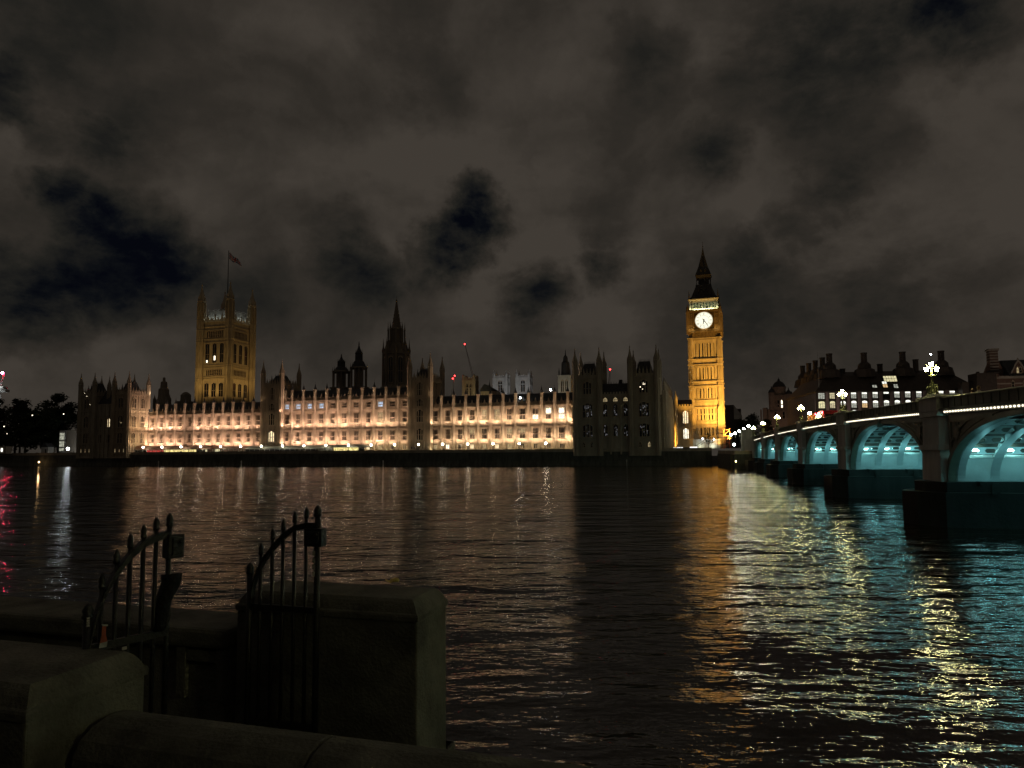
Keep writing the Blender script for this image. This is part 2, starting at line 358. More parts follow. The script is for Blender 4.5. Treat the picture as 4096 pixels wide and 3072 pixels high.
def ribs(mb, face, x0, x1, y0, y1, z0, z1, step, w=.16, out=.16, mi=0):
    """vertical panel ribs on the front (y0) or right (x1) or left (x0) face"""
    if face == 'f':
        n = max(1, round((x1-x0)/step))
        for i in range(n+1): c = x0+(x1-x0)*i/n; mb.box(c-w/2, c+w/2, y0-out, y0+.02, z0, z1, mi)
    else:
        n = max(1, round((y1-y0)/step))
        for i in range(n+1):
            c = y0+(y1-y0)*i/n
            if face == 'r': mb.box(x1-.02, x1+out, c-w/2, c+w/2, z0, z1, mi)
            else: mb.box(x0-out, x0+.02, c-w/2, c+w/2, z0, z1, mi)
WARM = (1, .70, .40)

# ================================================================== the river front range
RANGE = thing('palace_range', 'long pinkish floodlit gothic palace front with rows of mullioned windows', 'palace', pw(0, 0), PR)
WS = [14.59,19.8,24.84,30.0,35.2,40.34,45.59,50.66,55.82,61.18,66.4,71.4]
WM = [85.88,91.32,96.95,102.65,108.16,113.73,119.3,125.04,130.43,135.99,141.61]
WN = [155.15,160.44,165.68,170.76,175.99,181.17,186.39,191.45,196.77,202.02,207.12,212.2]
OW = 2.4
TIERS = [(10.35, 14.55), (17.6, 22.15)]
def wall_section(s0, s1, wins, ztop, tiers, ground=True):
    mb = MB(); xs = [s0]
    for c in wins: xs += [c-OW/2, c+OW/2]
    xs.append(s1)
    for i in range(0, len(xs), 2):
        if xs[i+1] > xs[i]: mb.box(xs[i], xs[i+1], 0, 1.1, 5.9, ztop)
    for c in wins:
        zs = [5.9]+[z for t_ in tiers for z in t_]+[ztop]
        for i in range(0, len(zs), 2): mb.box(c-OW/2, c+OW/2, 0.02, 1.1, zs[i], zs[i+1])
    x0, x1 = s0, s1
    for z, out, h in ((10.05, .42, .26), (9.55, .2, .12), (15.2, .34, .22), (17.4, .4, .24), (22.85, .3, .18), (23.3, .55, .3)):
        s_ = .5 if h > .2 else .12
        mb.prism([(.02, z-h), (-out, z-h), (-out-.02, z-h+.1), (-.03, z-h+.1+s_), (.02, z-h+.1+s_)], x0, x1, axis='x')
    if ztop > 26: mb.box(x0, x1, -.3, .02, 26.9, 27.1); mb.box(x0, x1, -.5, .02, 27.25, 27.6)
    mb.box(x0, x1, -.3, .02, 5.9, 6.5)
    # buttresses midway between the windows, with ribbed panels and niche canopies to each side
    B = [(a+b)/2 for a, b in zip(wins, wins[1:])]
    tops = [t_[1] for t_ in tiers]
    for c in B:
        mb.lathe(c, -.1, [(.74, 5.9), (.74, 9.6), (.62, 10), (.62, ztop+.4)], 8)
        for k in (-1, 1):
            for off in (.98, 1.36):
                mb.box(c+k*off-.075, c+k*off+.075, -.38, .02, 10.05, 14.95)
                mb.box(c+k*off-.075, c+k*off+.075, -.38, .02, 17.4, 22.7)
                if ztop > 26: mb.box(c+k*off-.075, c+k*off+.075, -.3, .02, 23.5, 26.9)
            for (za, zb) in TIERS:
                for z in (za+.5*(zb-za), ):
                    mb.box(c+k*1.17-.5, c+k*1.17+.5, -.12, .02, z-.07, z+.07)
                mb.lathe(c+k*.75, -.42, [(.05, za-.1), (.2, za+.5), (.26, za+.55), (.16, za+.8), (.02, za+1.3)], 6)      # corbel and canopy of a statue niche
                mb.lathe(c+k*.75, -.4, [(.1, za+1.25), (.17, za+1.6), (.15, za+2.2), (.09, za+2.3), (.1, za+2.5), (.03, za+2.65)], 6)
                mb.lathe(c+k*.75, -.42, [(.24, za+2.75), (.26, za+3.0), (.12, za+3.5), (.02, za+4.2)], 6)
                mb.prism([(c+k*1.17-.36, zb+.1), (c+k*1.17-.28, zb-.35), (c+k*1.17, zb+.05), (c+k*1.17+.28, zb-.35), (c+k*1.17+.36, zb+.1)], -.16, .02)
        mb.box(c-.4, c+.4, -.8, -.05, 5.9, 7.2)
    for c in wins:
        # carved shield and supporters in the panel band below the upper window
        mb.prism([(c-.45, 17.0), (c-.45, 16.1), (c, 15.45), (c+.45, 16.1), (c+.45, 17.0)], -.32, .02)
        mb.lathe(c, -.22, [(.3, 16.95), (.36, 17.15), (.12, 17.35)], 7)
        for k in (-1, 1):
            mb.path([(c+k*.62, -.15, 15.5), (c+k*.82, -.2, 16.1), (c+k*.66, -.22, 16.6), (c+k*.85, -.2, 16.95)], .13, 5)
            mb.box(c+k*1.12-.07, c+k*1.12+.07, -.2, .02, 15.2, 17.2); mb.prism([(c+k*1.75-.32, 17.1), (c+k*1.75-.36, 15.7), (c+k*1.75, 15.4), (c+k*1.75+.36, 15.7), (c+k*1.75+.32, 17.1)], -.1, .02)
        mb.box(c-.95, c+.95, -.3, .02, 8.25, 8.45)
        for k in (-1, 1): mb.box(c+k*.9-.1, c+k*.9+.1, -.22, .02, 7.7, 8.3)
    return mb, B
secs = [('s', 12.2, 74.2, WS, 23.3, TIERS), ('m', 84.2, 144.0, WM, 27.6, TIERS+[(24.2, 26.5)]), ('n', 153.6, 213.8, WN, 23.3, TIERS)]
ALLB = []
for k, s0, s1, wins, zt, tiers in secs:
    mb, B = wall_section(s0, s1, [w_ for w_ in wins if w_+OW/2 < s1], zt, tiers); mb.build('wall', M['stone'], RANGE)
    B = B if k != 'n' else B
    pb = MB(); y0 = zt
    pb.box(s0, s1, .1, .5, y0, y0+.8)
    n = int((s1-s0)/.62)
    for i in range(n): pb.box(s0+(i+.2)*(s1-s0)/n, s0+(i+.8)*(s1-s0)/n, .1, .5, y0+.8, y0+1.35)
    for c in wins:
        if c > s1-1: continue
        pb.prism([(c-.85, y0+.8), (c+.85, y0+.8), (c+.3, y0+1.7), (c+.12, y0+2.5), (c-.12, y0+2.5), (c-.3, y0+1.7)], .05, .4)
        pb.tube((c, .2, y0+2.3), (c, .2, y0+3.2), .07, 5, .02)
        for kk in (-1, 1): pb.tube((c+kk*1.4, .2, y0+1.2), (c+kk*1.4, .2, y0+2.5), .1, 5, .02)
    pb.build('parapet', M['stone'], RANGE)
    rb = MB(); zb = zt+.5; zr = zt+4.9; rb.prism([(1.2, zb), (6.2, zr), (6.8, zr), (12.5, zb)], s0, s1, axis='x')
    for i in range(int((s1-s0)/1.3)): rb.box(s0+i*1.3, s0+i*1.3+.09, 6.4, 6.6, zr, zr+.55)
    for c in wins[1::2]:
        if c < s1-2: rb.prism([(c-.7, zb+1.2), (c+.7, zb+1.2), (c, zb+2.9)], 1.8, 4.2)
    rb.build('roof', M['slate'], RANGE)
    for b_ in B+([s0+1.0] if k == 'm' else []): ALLB.append((b_, zt))
# roof turrets, one over every buttress
tb = MB(); tb.box(-.55, .55, -.62, .45, .35, 1.6); tb.box(-.62, .62, -.7, .5, 1.6, 1.85); tb.box(-.3, .3, -.35, .25, 1.85, 4.6)
for sx in (-.42, .42):
    for sy in (-.5, .32): tb.tube((sx, sy, 1.85), (sx, sy, 4.7), .11, 5)
tb.path([(-.42, -.52, 1.9), (.42, -.52, 3.2), (-.42, -.52, 4.5)], .07, 4); tb.path([(.42, -.52, 1.9), (-.42, -.52, 3.2), (.42, -.52, 4.5)], .07, 4)
tb.box(-.58, .58, -.66, .48, 4.6, 4.85)
tb2 = MB(); tb2.lathe(0, -.1, [(.62, 4.85), (.66, 5.1), (.46, 5.5), (.28, 6.1), (.14, 6.8), (.2, 6.9), (.05, 7.1), (.03, 8.0)], 8)
tme = tb.mesh('roof_turret', M['stone']); cme = tb2.mesh('turret_cap', M['slate'])
for (b_, zt) in ALLB:
    o = link('roof_turret', tme, RANGE, (b_, 0, zt-.1)); link('turret_cap', cme, o)
# windows
D2 = (M['glass'], M['glass'])
LITUP = {196.77: (M['litw'], M['glass']), 202.02: (M['glass'], M['litw']), 207.12: (M['litw'], M['litw']), 175.99: (M['dim'], M['dim']), 181.17: (M['dim'], M['dim']), 130.43: (M['dim'], M['dim'])}
for wins in (WS, WM, WN):
    for c in wins[:-1] if wins is WN else wins:
        put_window(RANGE, c, 0, 10.35, OW-.02, 4.2, 4, M['dim'] and ((M['glass'], M['dim']) if c in (170.76, 186.39, 191.45) else D2), flat=False)
        put_window(RANGE, c, 0, 17.6, OW-.02, 4.55, 4, LITUP.get(c, D2), flat=False, label='brightly lit window' if c in (196.77, 202.02, 207.12) else None)
for c in WM:
    p_ = (M['cool'], M['cool']) if c in (85.88, 91.32, 96.95, 102.65, 130.43) else D2
    put_window(RANGE, c, 0, 24.2, OW-.02, 2.3, 4, p_, flat=False)
gm = {}
def ground_window(c, m):
    key = m.name
    if 'f' not in gm:
        f = MB(); f.box(-.8, -.66, -.12, .01, 0, 1.95); f.box(.66, .8, -.12, .01, 0, 1.95); f.box(-.66, .66, -.1, .01, 1.85, 1.95); f.box(-.05, .05, -.1, .01, 0, 1.85); f.box(-.27-.04, -.27+.04, -.06, .01, 0, 1.85); f.box(.27, .35, -.06, .01, 0, 1.85); gm['f'] = f.mesh('ground_window', M['stone'])
    if key not in gm: gm[key] = MB().box(-.66, .66, -.03, .005, 0, 1.85).mesh('pane', m)
    o = link('ground_window', gm['f'], RANGE, (c, 0, 6.3)); link('pane', gm[key], o)
for i, c in enumerate(WN[:-1]+WM[7:]+[148.3]): ground_window(c, [M['dim'], M['litw'], M['glass'], M['lit'], M['dim'], M['lit'], M['dim'], M['glass'], M['glass'], M['glass'], M['glass'], M['lit'], M['dim'], M['glass'], M['glass'], M['lit']][i % 16])
# floodlights on the ledges and along the terrace foot
for wins in (WS, WM, WN):
    for c in wins:
        L_ = 1.6
        if c > 212: c = 210.9; L_ = 1.4
        f = .12 if c == 35.2 else .4 if c in (71.4, 85.88, 141.61, 155.15) else (.55 if c == 119.3 else (.45 if c == 160.44 else 1))
        vw = (.84+.32*random.random())*(1.3 if c < 120 else 1.08); warm = max(0, min(1, (c-100)/60))
        cw = (1, .65+.06*warm, .50)
        light('AREA', 'ledge_floodlight', pw(c, -2.2, 9.3), 420*f*vw, cw, pd(0, .45, .9), L_, .2)
        light('AREA', 'ledge_floodlight', pw(c, -2.2, 16.7), 420*f*vw, cw, pd(0, .45, .9), L_, .2)
        if c > 120: light('AREA', 'terrace_floodlight', pw(c, -3.2, 6.3), 95*vw, (1, .78, .48), pd(0, .7, .75), L_, .2)
        else: light('AREA', 'terrace_floodlight', pw(c, -1.6, 8.6), 55*f, cw, pd(0, .8, .5), 4.3, .2)
        if wins is WM: light('AREA', 'ledge_floodlight', pw(c, -2.6, 23.2), 70*vw*(.5 if c > 132 else 1), cw, pd(0, .6, .8), 4.3, .2)
for (b_, zt) in ALLB:
    if abs(b_-32.6) > .5 and abs(b_-37.8) > .5:
        for sg in (-1.5, 1.5):
            light('AREA', 'niche_floodlight', pw(b_+sg, -1.0, 10.4), 5, (1, .72, .47), pd(-.1*sg, .42, .9), .35, .15)
            light('AREA', 'niche_floodlight', pw(b_+sg, -1.0, 17.75), 5, (1, .72, .47), pd(-.1*sg, .42, .9), .35, .15)
    f = .3 if abs(b_-32.6) < .5 or abs(b_-37.8) < .5 else 1
    light('AREA', 'parapet_floodlight', pw(b_, -1.5, (28.6 if zt > 25 else 24.4)), 8*f, (1, .78, .58), pd(0, .32, .95), .5, .2, spread=80)
# ================================================================== towers of the palace (own things)
def gothic_tower(name, label, cat, s0, s1, d0, d1, z0, zb, zturret, strings, group=None, mats=None, r=1.0, roofz=None, faces='fr', step=1.35, rz=PR, origin=None, tcorners=None, crest=True, chim=None):
    """square tower: body with ribs and string courses, battlements, steep roof, corner turrets"""
    m = mats or (M['stone2'], M['slate'])
    o = thing(name, label, cat, origin if origin is not None else pw((s0+s1)/2, (d0+d1)/2, 0), rz, group)
    hw = (s1-s0)/2; hd = (d1-d0)/2
    b = MB(); b.box(-hw, hw, -hd, hd, z0, zb)
    for f in faces: ribs(b, f, -hw, hw, -hd, hd, z0+.6, zb-.4, step, .2, .28)
    for z in strings: ring(b, -hw, hw, -hd, hd, z, .35, .38)
    ring(b, -hw, hw, -hd, hd, z0+.8, .8, .35)
    b.build('wall', m[0], o)
    p = MB()
    crenel(p, -hw, hw, -hd-.15, -hd+.25, zb, 1.7, 1.3); crenel(p, -hw, hw, hd-.25, hd+.15, zb, 1.7, 1.3)
    crenel(p, hw-.25, hw+.15, -hd, hd, zb, 1.7, 1.3); crenel(p, -hw-.15, -hw+.25, -hd, hd, zb, 1.7, 1.3)
    for k in range(7):
        x = -hw+.8+k*(2*hw-1.6)/6
        for y in (-hd-.05, hd+.05): p.lathe(x, y, [(.28, zb), (.28, zb+1.8), (.36, zb+1.9), (.12, zb+2.7), (.03, zb+3.5)], 6)
        p.lathe(hw+.05, -hd+.8+k*(2*hd-1.6)/6, [(.28, zb), (.28, zb+1.8), (.36, zb+1.9), (.12, zb+2.7), (.03, zb+3.5)], 6)
    p.build('parapet', m[0], o)
    if roofz:
        q = MB(); i = 1.3; q.frustum(-hw+i, hw-i, -hd+i, hd-i, zb-.5, -hw*.42, hw*.42, -hd*.2, hd*.2, roofz)
        if crest:
            for k in range(9): q.tube((-hw*.42+k*hw*.84/8, 0, roofz), (-hw*.42+k*hw*.84/8, 0, roofz+1.1), .12, 4, .03)
            for k in (-1, 1):
                q.lathe(k*hw*.45, -hd*.62, [(.45, zb), (.5, zb+2.2), (.2, zb+3.6), (.05, zb+5)], 6)
            q.lathe(0, -hd*.66, [(.5, zb), (.55, zb+2.4), (.2, zb+3.8), (.05, zb+5.4)], 6)
        if chim: q.box(chim-.6, chim+.6, -.6, .6, roofz-3, roofz+1.3)
        q.build('roof', m[1], o)
    for (x, y) in (tcorners or ((-hw, -hd), (hw, -hd), (-hw, hd), (hw, hd))):
        t = MB(); turret(t, 0, 0, z0 if y < 0 else zb-6, zb+(zturret-zb)*.42, zturret, r); t.build('corner_turret', m[0], o, loc=(x, y, 0))
    return o, hw, hd
# two towers that rise out of the river front
for i, (s0, s1, lab) in enumerate(((74.6, 84.0, 'square turreted tower left of the central spire, floodlit turret at its near corner'), (144.3, 153.4, 'square turreted tower rising out of the bright front right of the central spire'))):
    o, hw, hd = gothic_tower('turreted_tower', lab, 'tower', s0, s1, -1.3, 11.5, 6, 34.4, 46, (10, 15.2, 17.4, 23.2, 27.6, 34.3), 'turreted towers rising from the river front', (M['stone'], M['slate']), .95, 39.5, 'frl')
    for z, w_, h in ((10.35, 2.6, 4.2), (17.6, 2.6, 4.6), (24, 2.4, 2.5), (28.4, 2.2, 5)): put_window(o, 0, -hd, z, w_, h, 3, M['lit'] if (i == 0 and z < 12) else M['glass'])
    for z in (28.4,): put_window(o, hw, 0, z, 2.2, 5, 3, M['glass'], R(90))
    for k in (-1, 1):
        light('AREA', 'tower_floodlight', pw((s0+s1)/2+k*4.2, -4.4, 10.2), 30, (1, .68, .40), pd(0, .5, .85), .8, .3)
        light('AREA', 'tower_floodlight', pw((s0+s1)/2+k*4.2, -4.2, 17.8), 26, (1, .68, .40), pd(0, .45, .9), .8, .3)
        light('AREA', 'tower_floodlight', pw((s0+s1)/2+k*4.4, -3.4, 28), 9, (1, .70, .42), pd(0, .35, .9), .8, .3)
# north end pavilion: dark block with two towers and a lower middle
NP = []
for i, (s0, s1, lab) in enumerate(((214.7, 223.6, 'dark turreted corner tower nearest the bright front, one turret catching white light'), (234.7, 244.0, 'dark turreted corner tower nearest the clock tower'))):
    o, hw, hd = gothic_tower('pavilion_tower', lab, 'tower', s0, s1, -11, 1, 3.5, 31.9, 43.4, (5.6, 10, 15.2, 17.2, 22.8, 24.9, 31.9), 'dark towers of the right end block', None, .95, 37.6, 'frl')
    for z, w_, h, l in ((10.4, 3.4, 4.4, 4), (17.5, 3.4, 4.9, 4)): put_window(o, 0, -hd, z, w_, h, l, M['glass'])
    put_window(o, 0, -hd, 26.0, 2.8, 4.2, 3, M['glass']); put_window(o, -1.6, -hd, 6.7, 1, 1.5, 2, M['glass']); put_window(o, 1.6, -hd, 6.7, 1, 1.5, 2, M['dim'] if i else M['glass'])
    if i:
        for z in (10.4, 17.5, 26): put_window(o, hw, -1, z, 2.4, 4.2, 3, M['glass'], R(90))
    NP.append(o)
o = thing('pavilion_link', 'dark low block between the two dark turreted towers, three small lit windows', 'building', pw(229.15, -4), PR)
b = MB(); b.box(-5.5, 5.5, -6.2, 8, 3.5, 24.9); ribs(b, 'f', -5.47, 5.47, -6.2, 8, 4, 24.6, 3.65, .6, .55)
for z in (5.6, 10, 15.2, 17.2, 22.8, 24.9): ring(b, -5.4, 5.4, -6.2, 8, z, .3, .32)
b.build('wall', M['stone2'], o)
p = MB(); crenel(p, -5.4, 5.4, -6.4, -6.0, 24.9, 1.6, 1.0); p.build('parapet', M['stone2'], o)
q = MB(); q.prism([(-5.2, 25), (-1, 30), (3, 30), (7, 25)], -5.4, 5.4, axis='x'); q.box(.7, 1.9, -.8, .6, 29, 31.4)
for k in range(12): q.tube((-5+k*.9, 1, 30), (-5+k*.9, 1, 30.8), .07, 4)
q.build('roof', M['slate'], o)
for k in (-1, 0, 1):
    put_window(o, k*3.65, -6.2, 10.6, 1.5, 4, 2, M['glass']); put_window(o, k*3.65, -6.2, 17.7, 1.5, 4.4, 2, M['glass'])
    put_window(o, k*3.65, -6.2, 23.15, 1.5, 1.2, 3, M['dim'])
# scattered lamp glints seen through the dark windows
def glints(parent, x, y, z, w, h, n, col, seed):
    rr = random.Random(seed); g_ = MB()
    for _ in range(n):
        a = x+(rr.random()-.5)*w; c = z+rr.random()*h; r_ = .05+.09*rr.random(); g_.box(a-r_, a+r_, y-.03, y+.03, c-r_*1.2, c+r_*1.6)
    return g_.build('lit_pane', col, parent)
M['glint'] = glow('cool_glint', (.9, .90, .95), .13, .6, 3)
for j, (o_, x, y) in enumerate(((NP[0], .2, -6.15), (NP[1], -.2, -6.15))):
    for z in (10.6, 17.7): glints(o_, x, y, z, 2.6, 4, 20 if z > 15 else 9, M['glint'], j*7+int(z))
for k in (-1, 0, 1):
    for z in (10.8, 17.8): glints(o, k*3.65, -6.34, z, 1.2, 3.6, 9, M['glint'], 31+k+int(z))
glints(NP[1], -.3, -6.15, 26.2, 1.8, 3.6, 5, M['spark'], 5)
# wing that runs back from the north pavilion
o = thing('north_wing', 'dark ribbed palace flank with a row of pinnacles, running back toward the clock tower', 'building', pw(239.7, 28.5), PR)
b = MB(); b.box(-5.4, 5.4, -27.4, 27.4, 5.9, 27.5); ribs(b, 'r', -5.4, 5.4, -27.4, 27.4, 6, 27.4, 1.2, .2, .2)
for z in (10, 15.2, 17.2, 22.8, 27.5): ring(b, -5.4, 5.4, -27.4, 27.4, z, .3, .25)
b.build('wall', M['stone2'], o)
for k in range(9):
    t = MB(); t.box(-.5, .7, -.5, .5, 5.9, 27.5); turret(t, 0, 0, 27.3, 29.6, 33, .5); t.build('buttress', M['stone2'], o, loc=(5.8, -24+k*6.2, 0))
q = MB(); q.prism([(-5, 27.5), (0, 30.2), (5, 27.5)], -27.2, 27.2); q.build('roof', M['slate'], o)
for k in range(8):
    for z, h in ((10.4, 4.2), (17.6, 4.6)): put_window(o, 5.4, -21+k*6.2, z, 1.9, h, 3, M['glass'], R(90))
light('SPOT', 'court_floodlight', pw(262, 44, 7), 3500, (1, .72, .34), pd(-1, -.35, .5), .5, angle=90)
# south end pavilion
SPV = []
for i, (s0, s1, lab) in enumerate(((-14.9, -6.9, 'dark turreted corner tower at the far left end of the palace'), (4.4, 12.6, 'turreted corner tower at the left end of the palace with one floodlit side'))):
    o, hw, hd = gothic_tower('pavilion_tower', lab, 'tower', s0, s1, -12, -1, 3.5, 32.0, 42.8, (5.8, 10, 15.2, 17.3, 23.2, 25.0, 32.2), 'dark towers of the left end block', (M['stone'] if i else M['stone2'], M['slate']), .92, 38, 'frl')
    for z, h in ((10.4, 4.3), (17.5, 4.8), (26.2, 4.2)):
        put_window(o, 0, -hd, z, 2.8, h, 3, M['glass'])
        if i:
            for y in (-2.4, 2.4): put_window(o, hw, y, z, 2.0, h, 3, M['glass'], R(90))
    for k in (-1, 0, 1): put_window(o, k*2.4, -hd, 6.3, .5, 1.5, 1, M['dim'] if k else M['spark'])
    SPV.append(o)
o = thing('pavilion_link', 'dark low block between the turreted towers at the left end', 'building', pw(-1.25, -6), PR)
b = MB(); b.box(-5.6, 5.6, -5.2, 8, 3.5, 28); ribs(b, 'f', -4.8, 4.8, -5.2, 8, 4, 27.6, 2.4, .4, .4)
for z in (5.8, 10, 15.2, 17.3, 23.2, 28): ring(b, -4.9, 4.9, -5.2, 8, z, .3, .2)
b.build('wall', M['stone2'], o)
q = MB(); q.prism([(-4.6, 28), (0, 35), (5, 28)], -4.8, 4.8, axis='x'); t = MB(); turret(t, -1.5, -2, 28, 35.5, 41.5, .9); t.build('roof_turret', M['stone2'], o); q.build('roof', M['slate'], o)
for k in (-1, 1):
    for z in (10.6, 17.7): put_window(o, k*2.4, -5.2, z, 1.4, 3.8, 2, M['lit'] if (k > 0 and z > 15) else M['glass'])
    put_window(o, k*2.4, -5.2, 6.2, .5, 1.5, 1, M['spark'])
glints(SPV[0], 1.5, -5.75, 29, 6, 5, 3, M['spark'], 3); glints(SPV[0], 2.2, -5.76, 26, 1, 2, 1, M['spark'], 8)
glints(SPV[1], 0, -5.76, 19.2, 1.8, 2, 4, M['dim'], 9)
for y in (-10.5, -6.5, -2.5):
    light('AREA', 'ledge_floodlight', pw(15.6, y, 10.0), 150, (1, .72, .42), pd(-.62, 0, .8), .9, .25)
    light('AREA', 'ledge_floodlight', pw(15.5, y, 17.3), 120, (1, .70, .41), pd(-.62, 0, .8), .9, .25)
    light('AREA', 'ledge_floodlight', pw(14.8, y, 23.6), 50, (1, .72, .45), pd(-.7, 0, .8), .9, .25)
    light('AREA', 'terrace_floodlight', pw(14.6, y, 6.4), 25, (1, .85, .6), pd(-.75, 0, .7), .9, .25)
light('AREA', 'turret_floodlight', pw(14.6, -1.0, 33), 40, (1, .82, .6), pd(-.7, 0, .7), .5, .25)

# ------------------------------------------------------------------ great square tower with the flag
VT = thing('square_tower', 'tall golden-lit square stone tower with corner turrets', 'tower', pw(-25.7, 98.3), PR)
h_ = 10.3
b = MB(); b.box(-h_, h_, -h_, h_, 5.9, 85)
for z in (82.3, 80.2, 74.6, 72.6, 58.6, 57.2, 51.6, 50.4, 38.5): ring(b, -h_, h_, -h_, h_, z, .5, .45)
for f in 'fr': 
    ribs(b, f, -h_+2.2, h_-2.2, -h_+2.2, h_-2.2, 38, 85, 5.3, .7, .5)
    ribs(b, f, -h_+2.2, h_-2.2, -h_+2.2, h_-2.2, 52, 57, 1.32, .35, .3); ribs(b, f, -h_+2.2, h_-2.2, -h_+2.2, h_-2.2, 74.6, 80, 1.32, .35, .3)
    ribs(b, f, -h_+2.2, h_-2.2, -h_+2.2, h_-2.2, 82.3, 85, .9, .25, .25)
b.build('wall', M['goldstone'], VT)
p = MB()
for (x0, x1, y0, y1) in ((-h_, h_, -h_-.4, -h_+.2), (h_-.2, h_+.4, -h_, h_), (-h_, h_, h_-.2, h_+.4), (-h_-.4, -h_+.2, -h_, h_)): crenel(p, x0, x1, y0, y1, 85, 2.4, 2.1)
for k in (-5.3, 0, 5.3):
    p.lathe(k, -h_-.1, [(.7, 85), (.7, 88), (.9, 88.1), (.25, 90), (.06, 92.3)], 6); p.lathe(h_+.1, k, [(.7, 85), (.7, 88), (.9, 88.1), (.25, 90), (.06, 92.3)], 6)
p.build('parapet', M['palestone'], VT)
q = MB(); q.frustum(-8.6, 8.6, -8.6, 8.6, 84.5, -7.4, 7.4, -7.4, 7.4, 92.4); q.frustum(-7.4, 7.4, -7.4, 7.4, 92.4, -.5, .5, -.5, .5, 94)
for k in range(19):
    x = -7.4+k*14.8/18; q.tube((x, -7.4, 92.3), (x, -7.4, 93.4), .12, 4); q.tube((7.4, x, 92.3), (7.4, x, 93.4), .12, 4)
    for dx in (0,): q.box(x-.08, x+.08, -8.55, -7.3, 85, 92.3) if False else None
q.build('roof', M['palestone'], VT)
for (x, y) in ((-h_, -h_), (h_, -h_), (-h_, h_), (h_, h_)):
    t = MB(); t.lathe(0, 0, [(2.45, 5.9), (2.45, 86)], 8)
    for z in (82.3, 80.2, 74.6, 72.6, 58.6, 57.2, 51.6, 50.4): t.lathe(0, 0, [(2.75, z-.5), (2.8, z-.2), (2.75, z)], 8)
    for k in range(8):
        a = math.pi/8+k*math.pi/4; t.tube((2.45*math.cos(a), 2.45*math.sin(a), 6), (2.45*math.cos(a), 2.45*math.sin(a), 97), .3, 5)
        a2 = k*math.pi/4
        for z0, z1 in ((60, 72), (74, 80), (40, 50), (87, 91), (92, 96)): t.tube((2.3*math.cos(a2), 2.3*math.sin(a2), z0), (2.3*math.cos(a2), 2.3*math.sin(a2), z1), .16, 4)
    turret(t, 0, 0, 86, 97.5, 110, 2.1); t.build('corner_turret', M['goldstone'], VT, loc=(x, y, 0))
for fz, (fx, fy, rz) in enumerate(((1, 0, 0), (0, 1, R(90)))):
    for k in (-1, 0, 1):
        x = k*5.2*fx+(h_ if fy else 0); y = k*5.2*fy-(h_ if fx else 0)
        put_window(VT, x, y, 60, 2.6, 11.6, 2, M['glass'], rz); put_window(VT, x, y, 39.3, 3.0, 8.2, 2, M['glass'], rz)
    for k in range(9):
        c_ = (k-4)*1.32+.66*0; x = c_*fx+(h_ if fy else 0); y = c_*fy-(h_ if fx else 0)
        if abs(c_) < 5.6: put_window(VT, x, y, 52.4, .7, 3.2, 1, M['glass'], rz); put_window(VT, x, y, 75.4, .7, 4, 1, M['glass'], rz)
b = MB(); b.box(-.5, .5, -.14, -.02, 0, 2.6); b.build('lit_pane', M['spark'], VT, loc=(.2, -h_-.1, 61.5))
b = MB(); b.box(-.45, .45, -.14, -.02, 0, 1.4); b.build('lit_pane', M['spark'], VT, loc=(-5.3, -h_-.1, 60.2))
fp = thing('flagpole', 'tall thin dark flagpole on top of the golden square tower', 'flagpole', pw(-25.7, 98.3, 97), PR)
MB().lathe(0, 0, [(.4, -1), (.3, 3), (.2, 34), (.2, 34.5), (.3, 34.8), (.1, 35.2)], 8).build('pole', M['iron'], fp)
# union flag flying in the wind
def flag_col(u, v):
    x = (u-.5)*2; y = (v-.5)
    if abs(y) < .1 or abs(x) < .1*1: return 0 if (abs(y) < .1 or abs(x) < .1) else 1
    if abs(y) < .17 or abs(x) < .17: return 1
    d_ = abs(abs(y)-abs(x)*.5)/1.118
    return 0 if d_ < .035 else (1 if d_ < .1 else 2)
f_ = MB(); nu, nv = 44, 22; vs = []
for j in range(nv+1):
    for i in range(nu+1):
        u = i/nu; v = j/nv
        vs.append((9.2*u, .7*math.sin(u*9+v*2)*u, 4.6*v*(1-.55*u)-4.8*u+.35*math.sin(u*11+1)))
b0 = 0; f_.v = vs
for j in range(nv):
    for i in range(nu):
        f_.f.append((j*(nu+1)+i, j*(nu+1)+i+1, (j+1)*(nu+1)+i+1, (j+1)*(nu+1)+i)); f_.m.append(flag_col((i+.5)/nu, (j+.5)/nv))
fl = f_.build('union_flag', [mat('flag_red', (.34, .03, .04), .8, .1), mat('flag_white', (.55, .55, .53), .8, .1), mat('flag_blue', (.02, .03, .12), .8, .1)], None, True, pw(-25.2, 98.3, 126.3)); fl.rotation_euler = (0, 0, PR)
tag(fl, 'red white and blue flag flying from the pole of the golden tower', 'flag')
for (s_, d_, z_, aim, P_, an) in ((-34, 62, 30, (.06, .75, .8), 7800, 70), (-18, 62, 30, (-.06, .75, .8), 7800, 70), (8, 92, 30, (-.7, .05, .85), 7800, 70), (8, 106, 30, (-.7, -.05, .85), 7800, 70), (-26, 74, 33, (0, .42, .9), 5000, 90), (2, 98, 33, (-.42, 0, .9), 3600, 90)):
    light('SPOT', 'tower_floodlight', pw(s_, d_, z_), P_, (1, .64, .20), pd(*aim), .4, angle=an)
for (x, y) in ((-7.6, -9.4), (-2.6, -9.4), (2.6, -9.4), (7.6, -9.4), (9.4, -7.6), (9.4, -2.6), (9.4, 2.6), (9.4, 7.6)):
    light('AREA', 'roof_floodlight', pw(-25.7+x, 98.3+y, 85.6), 70, (.86, .97, .92), pd(-x*.05, -y*.05, 1), .8, .8)

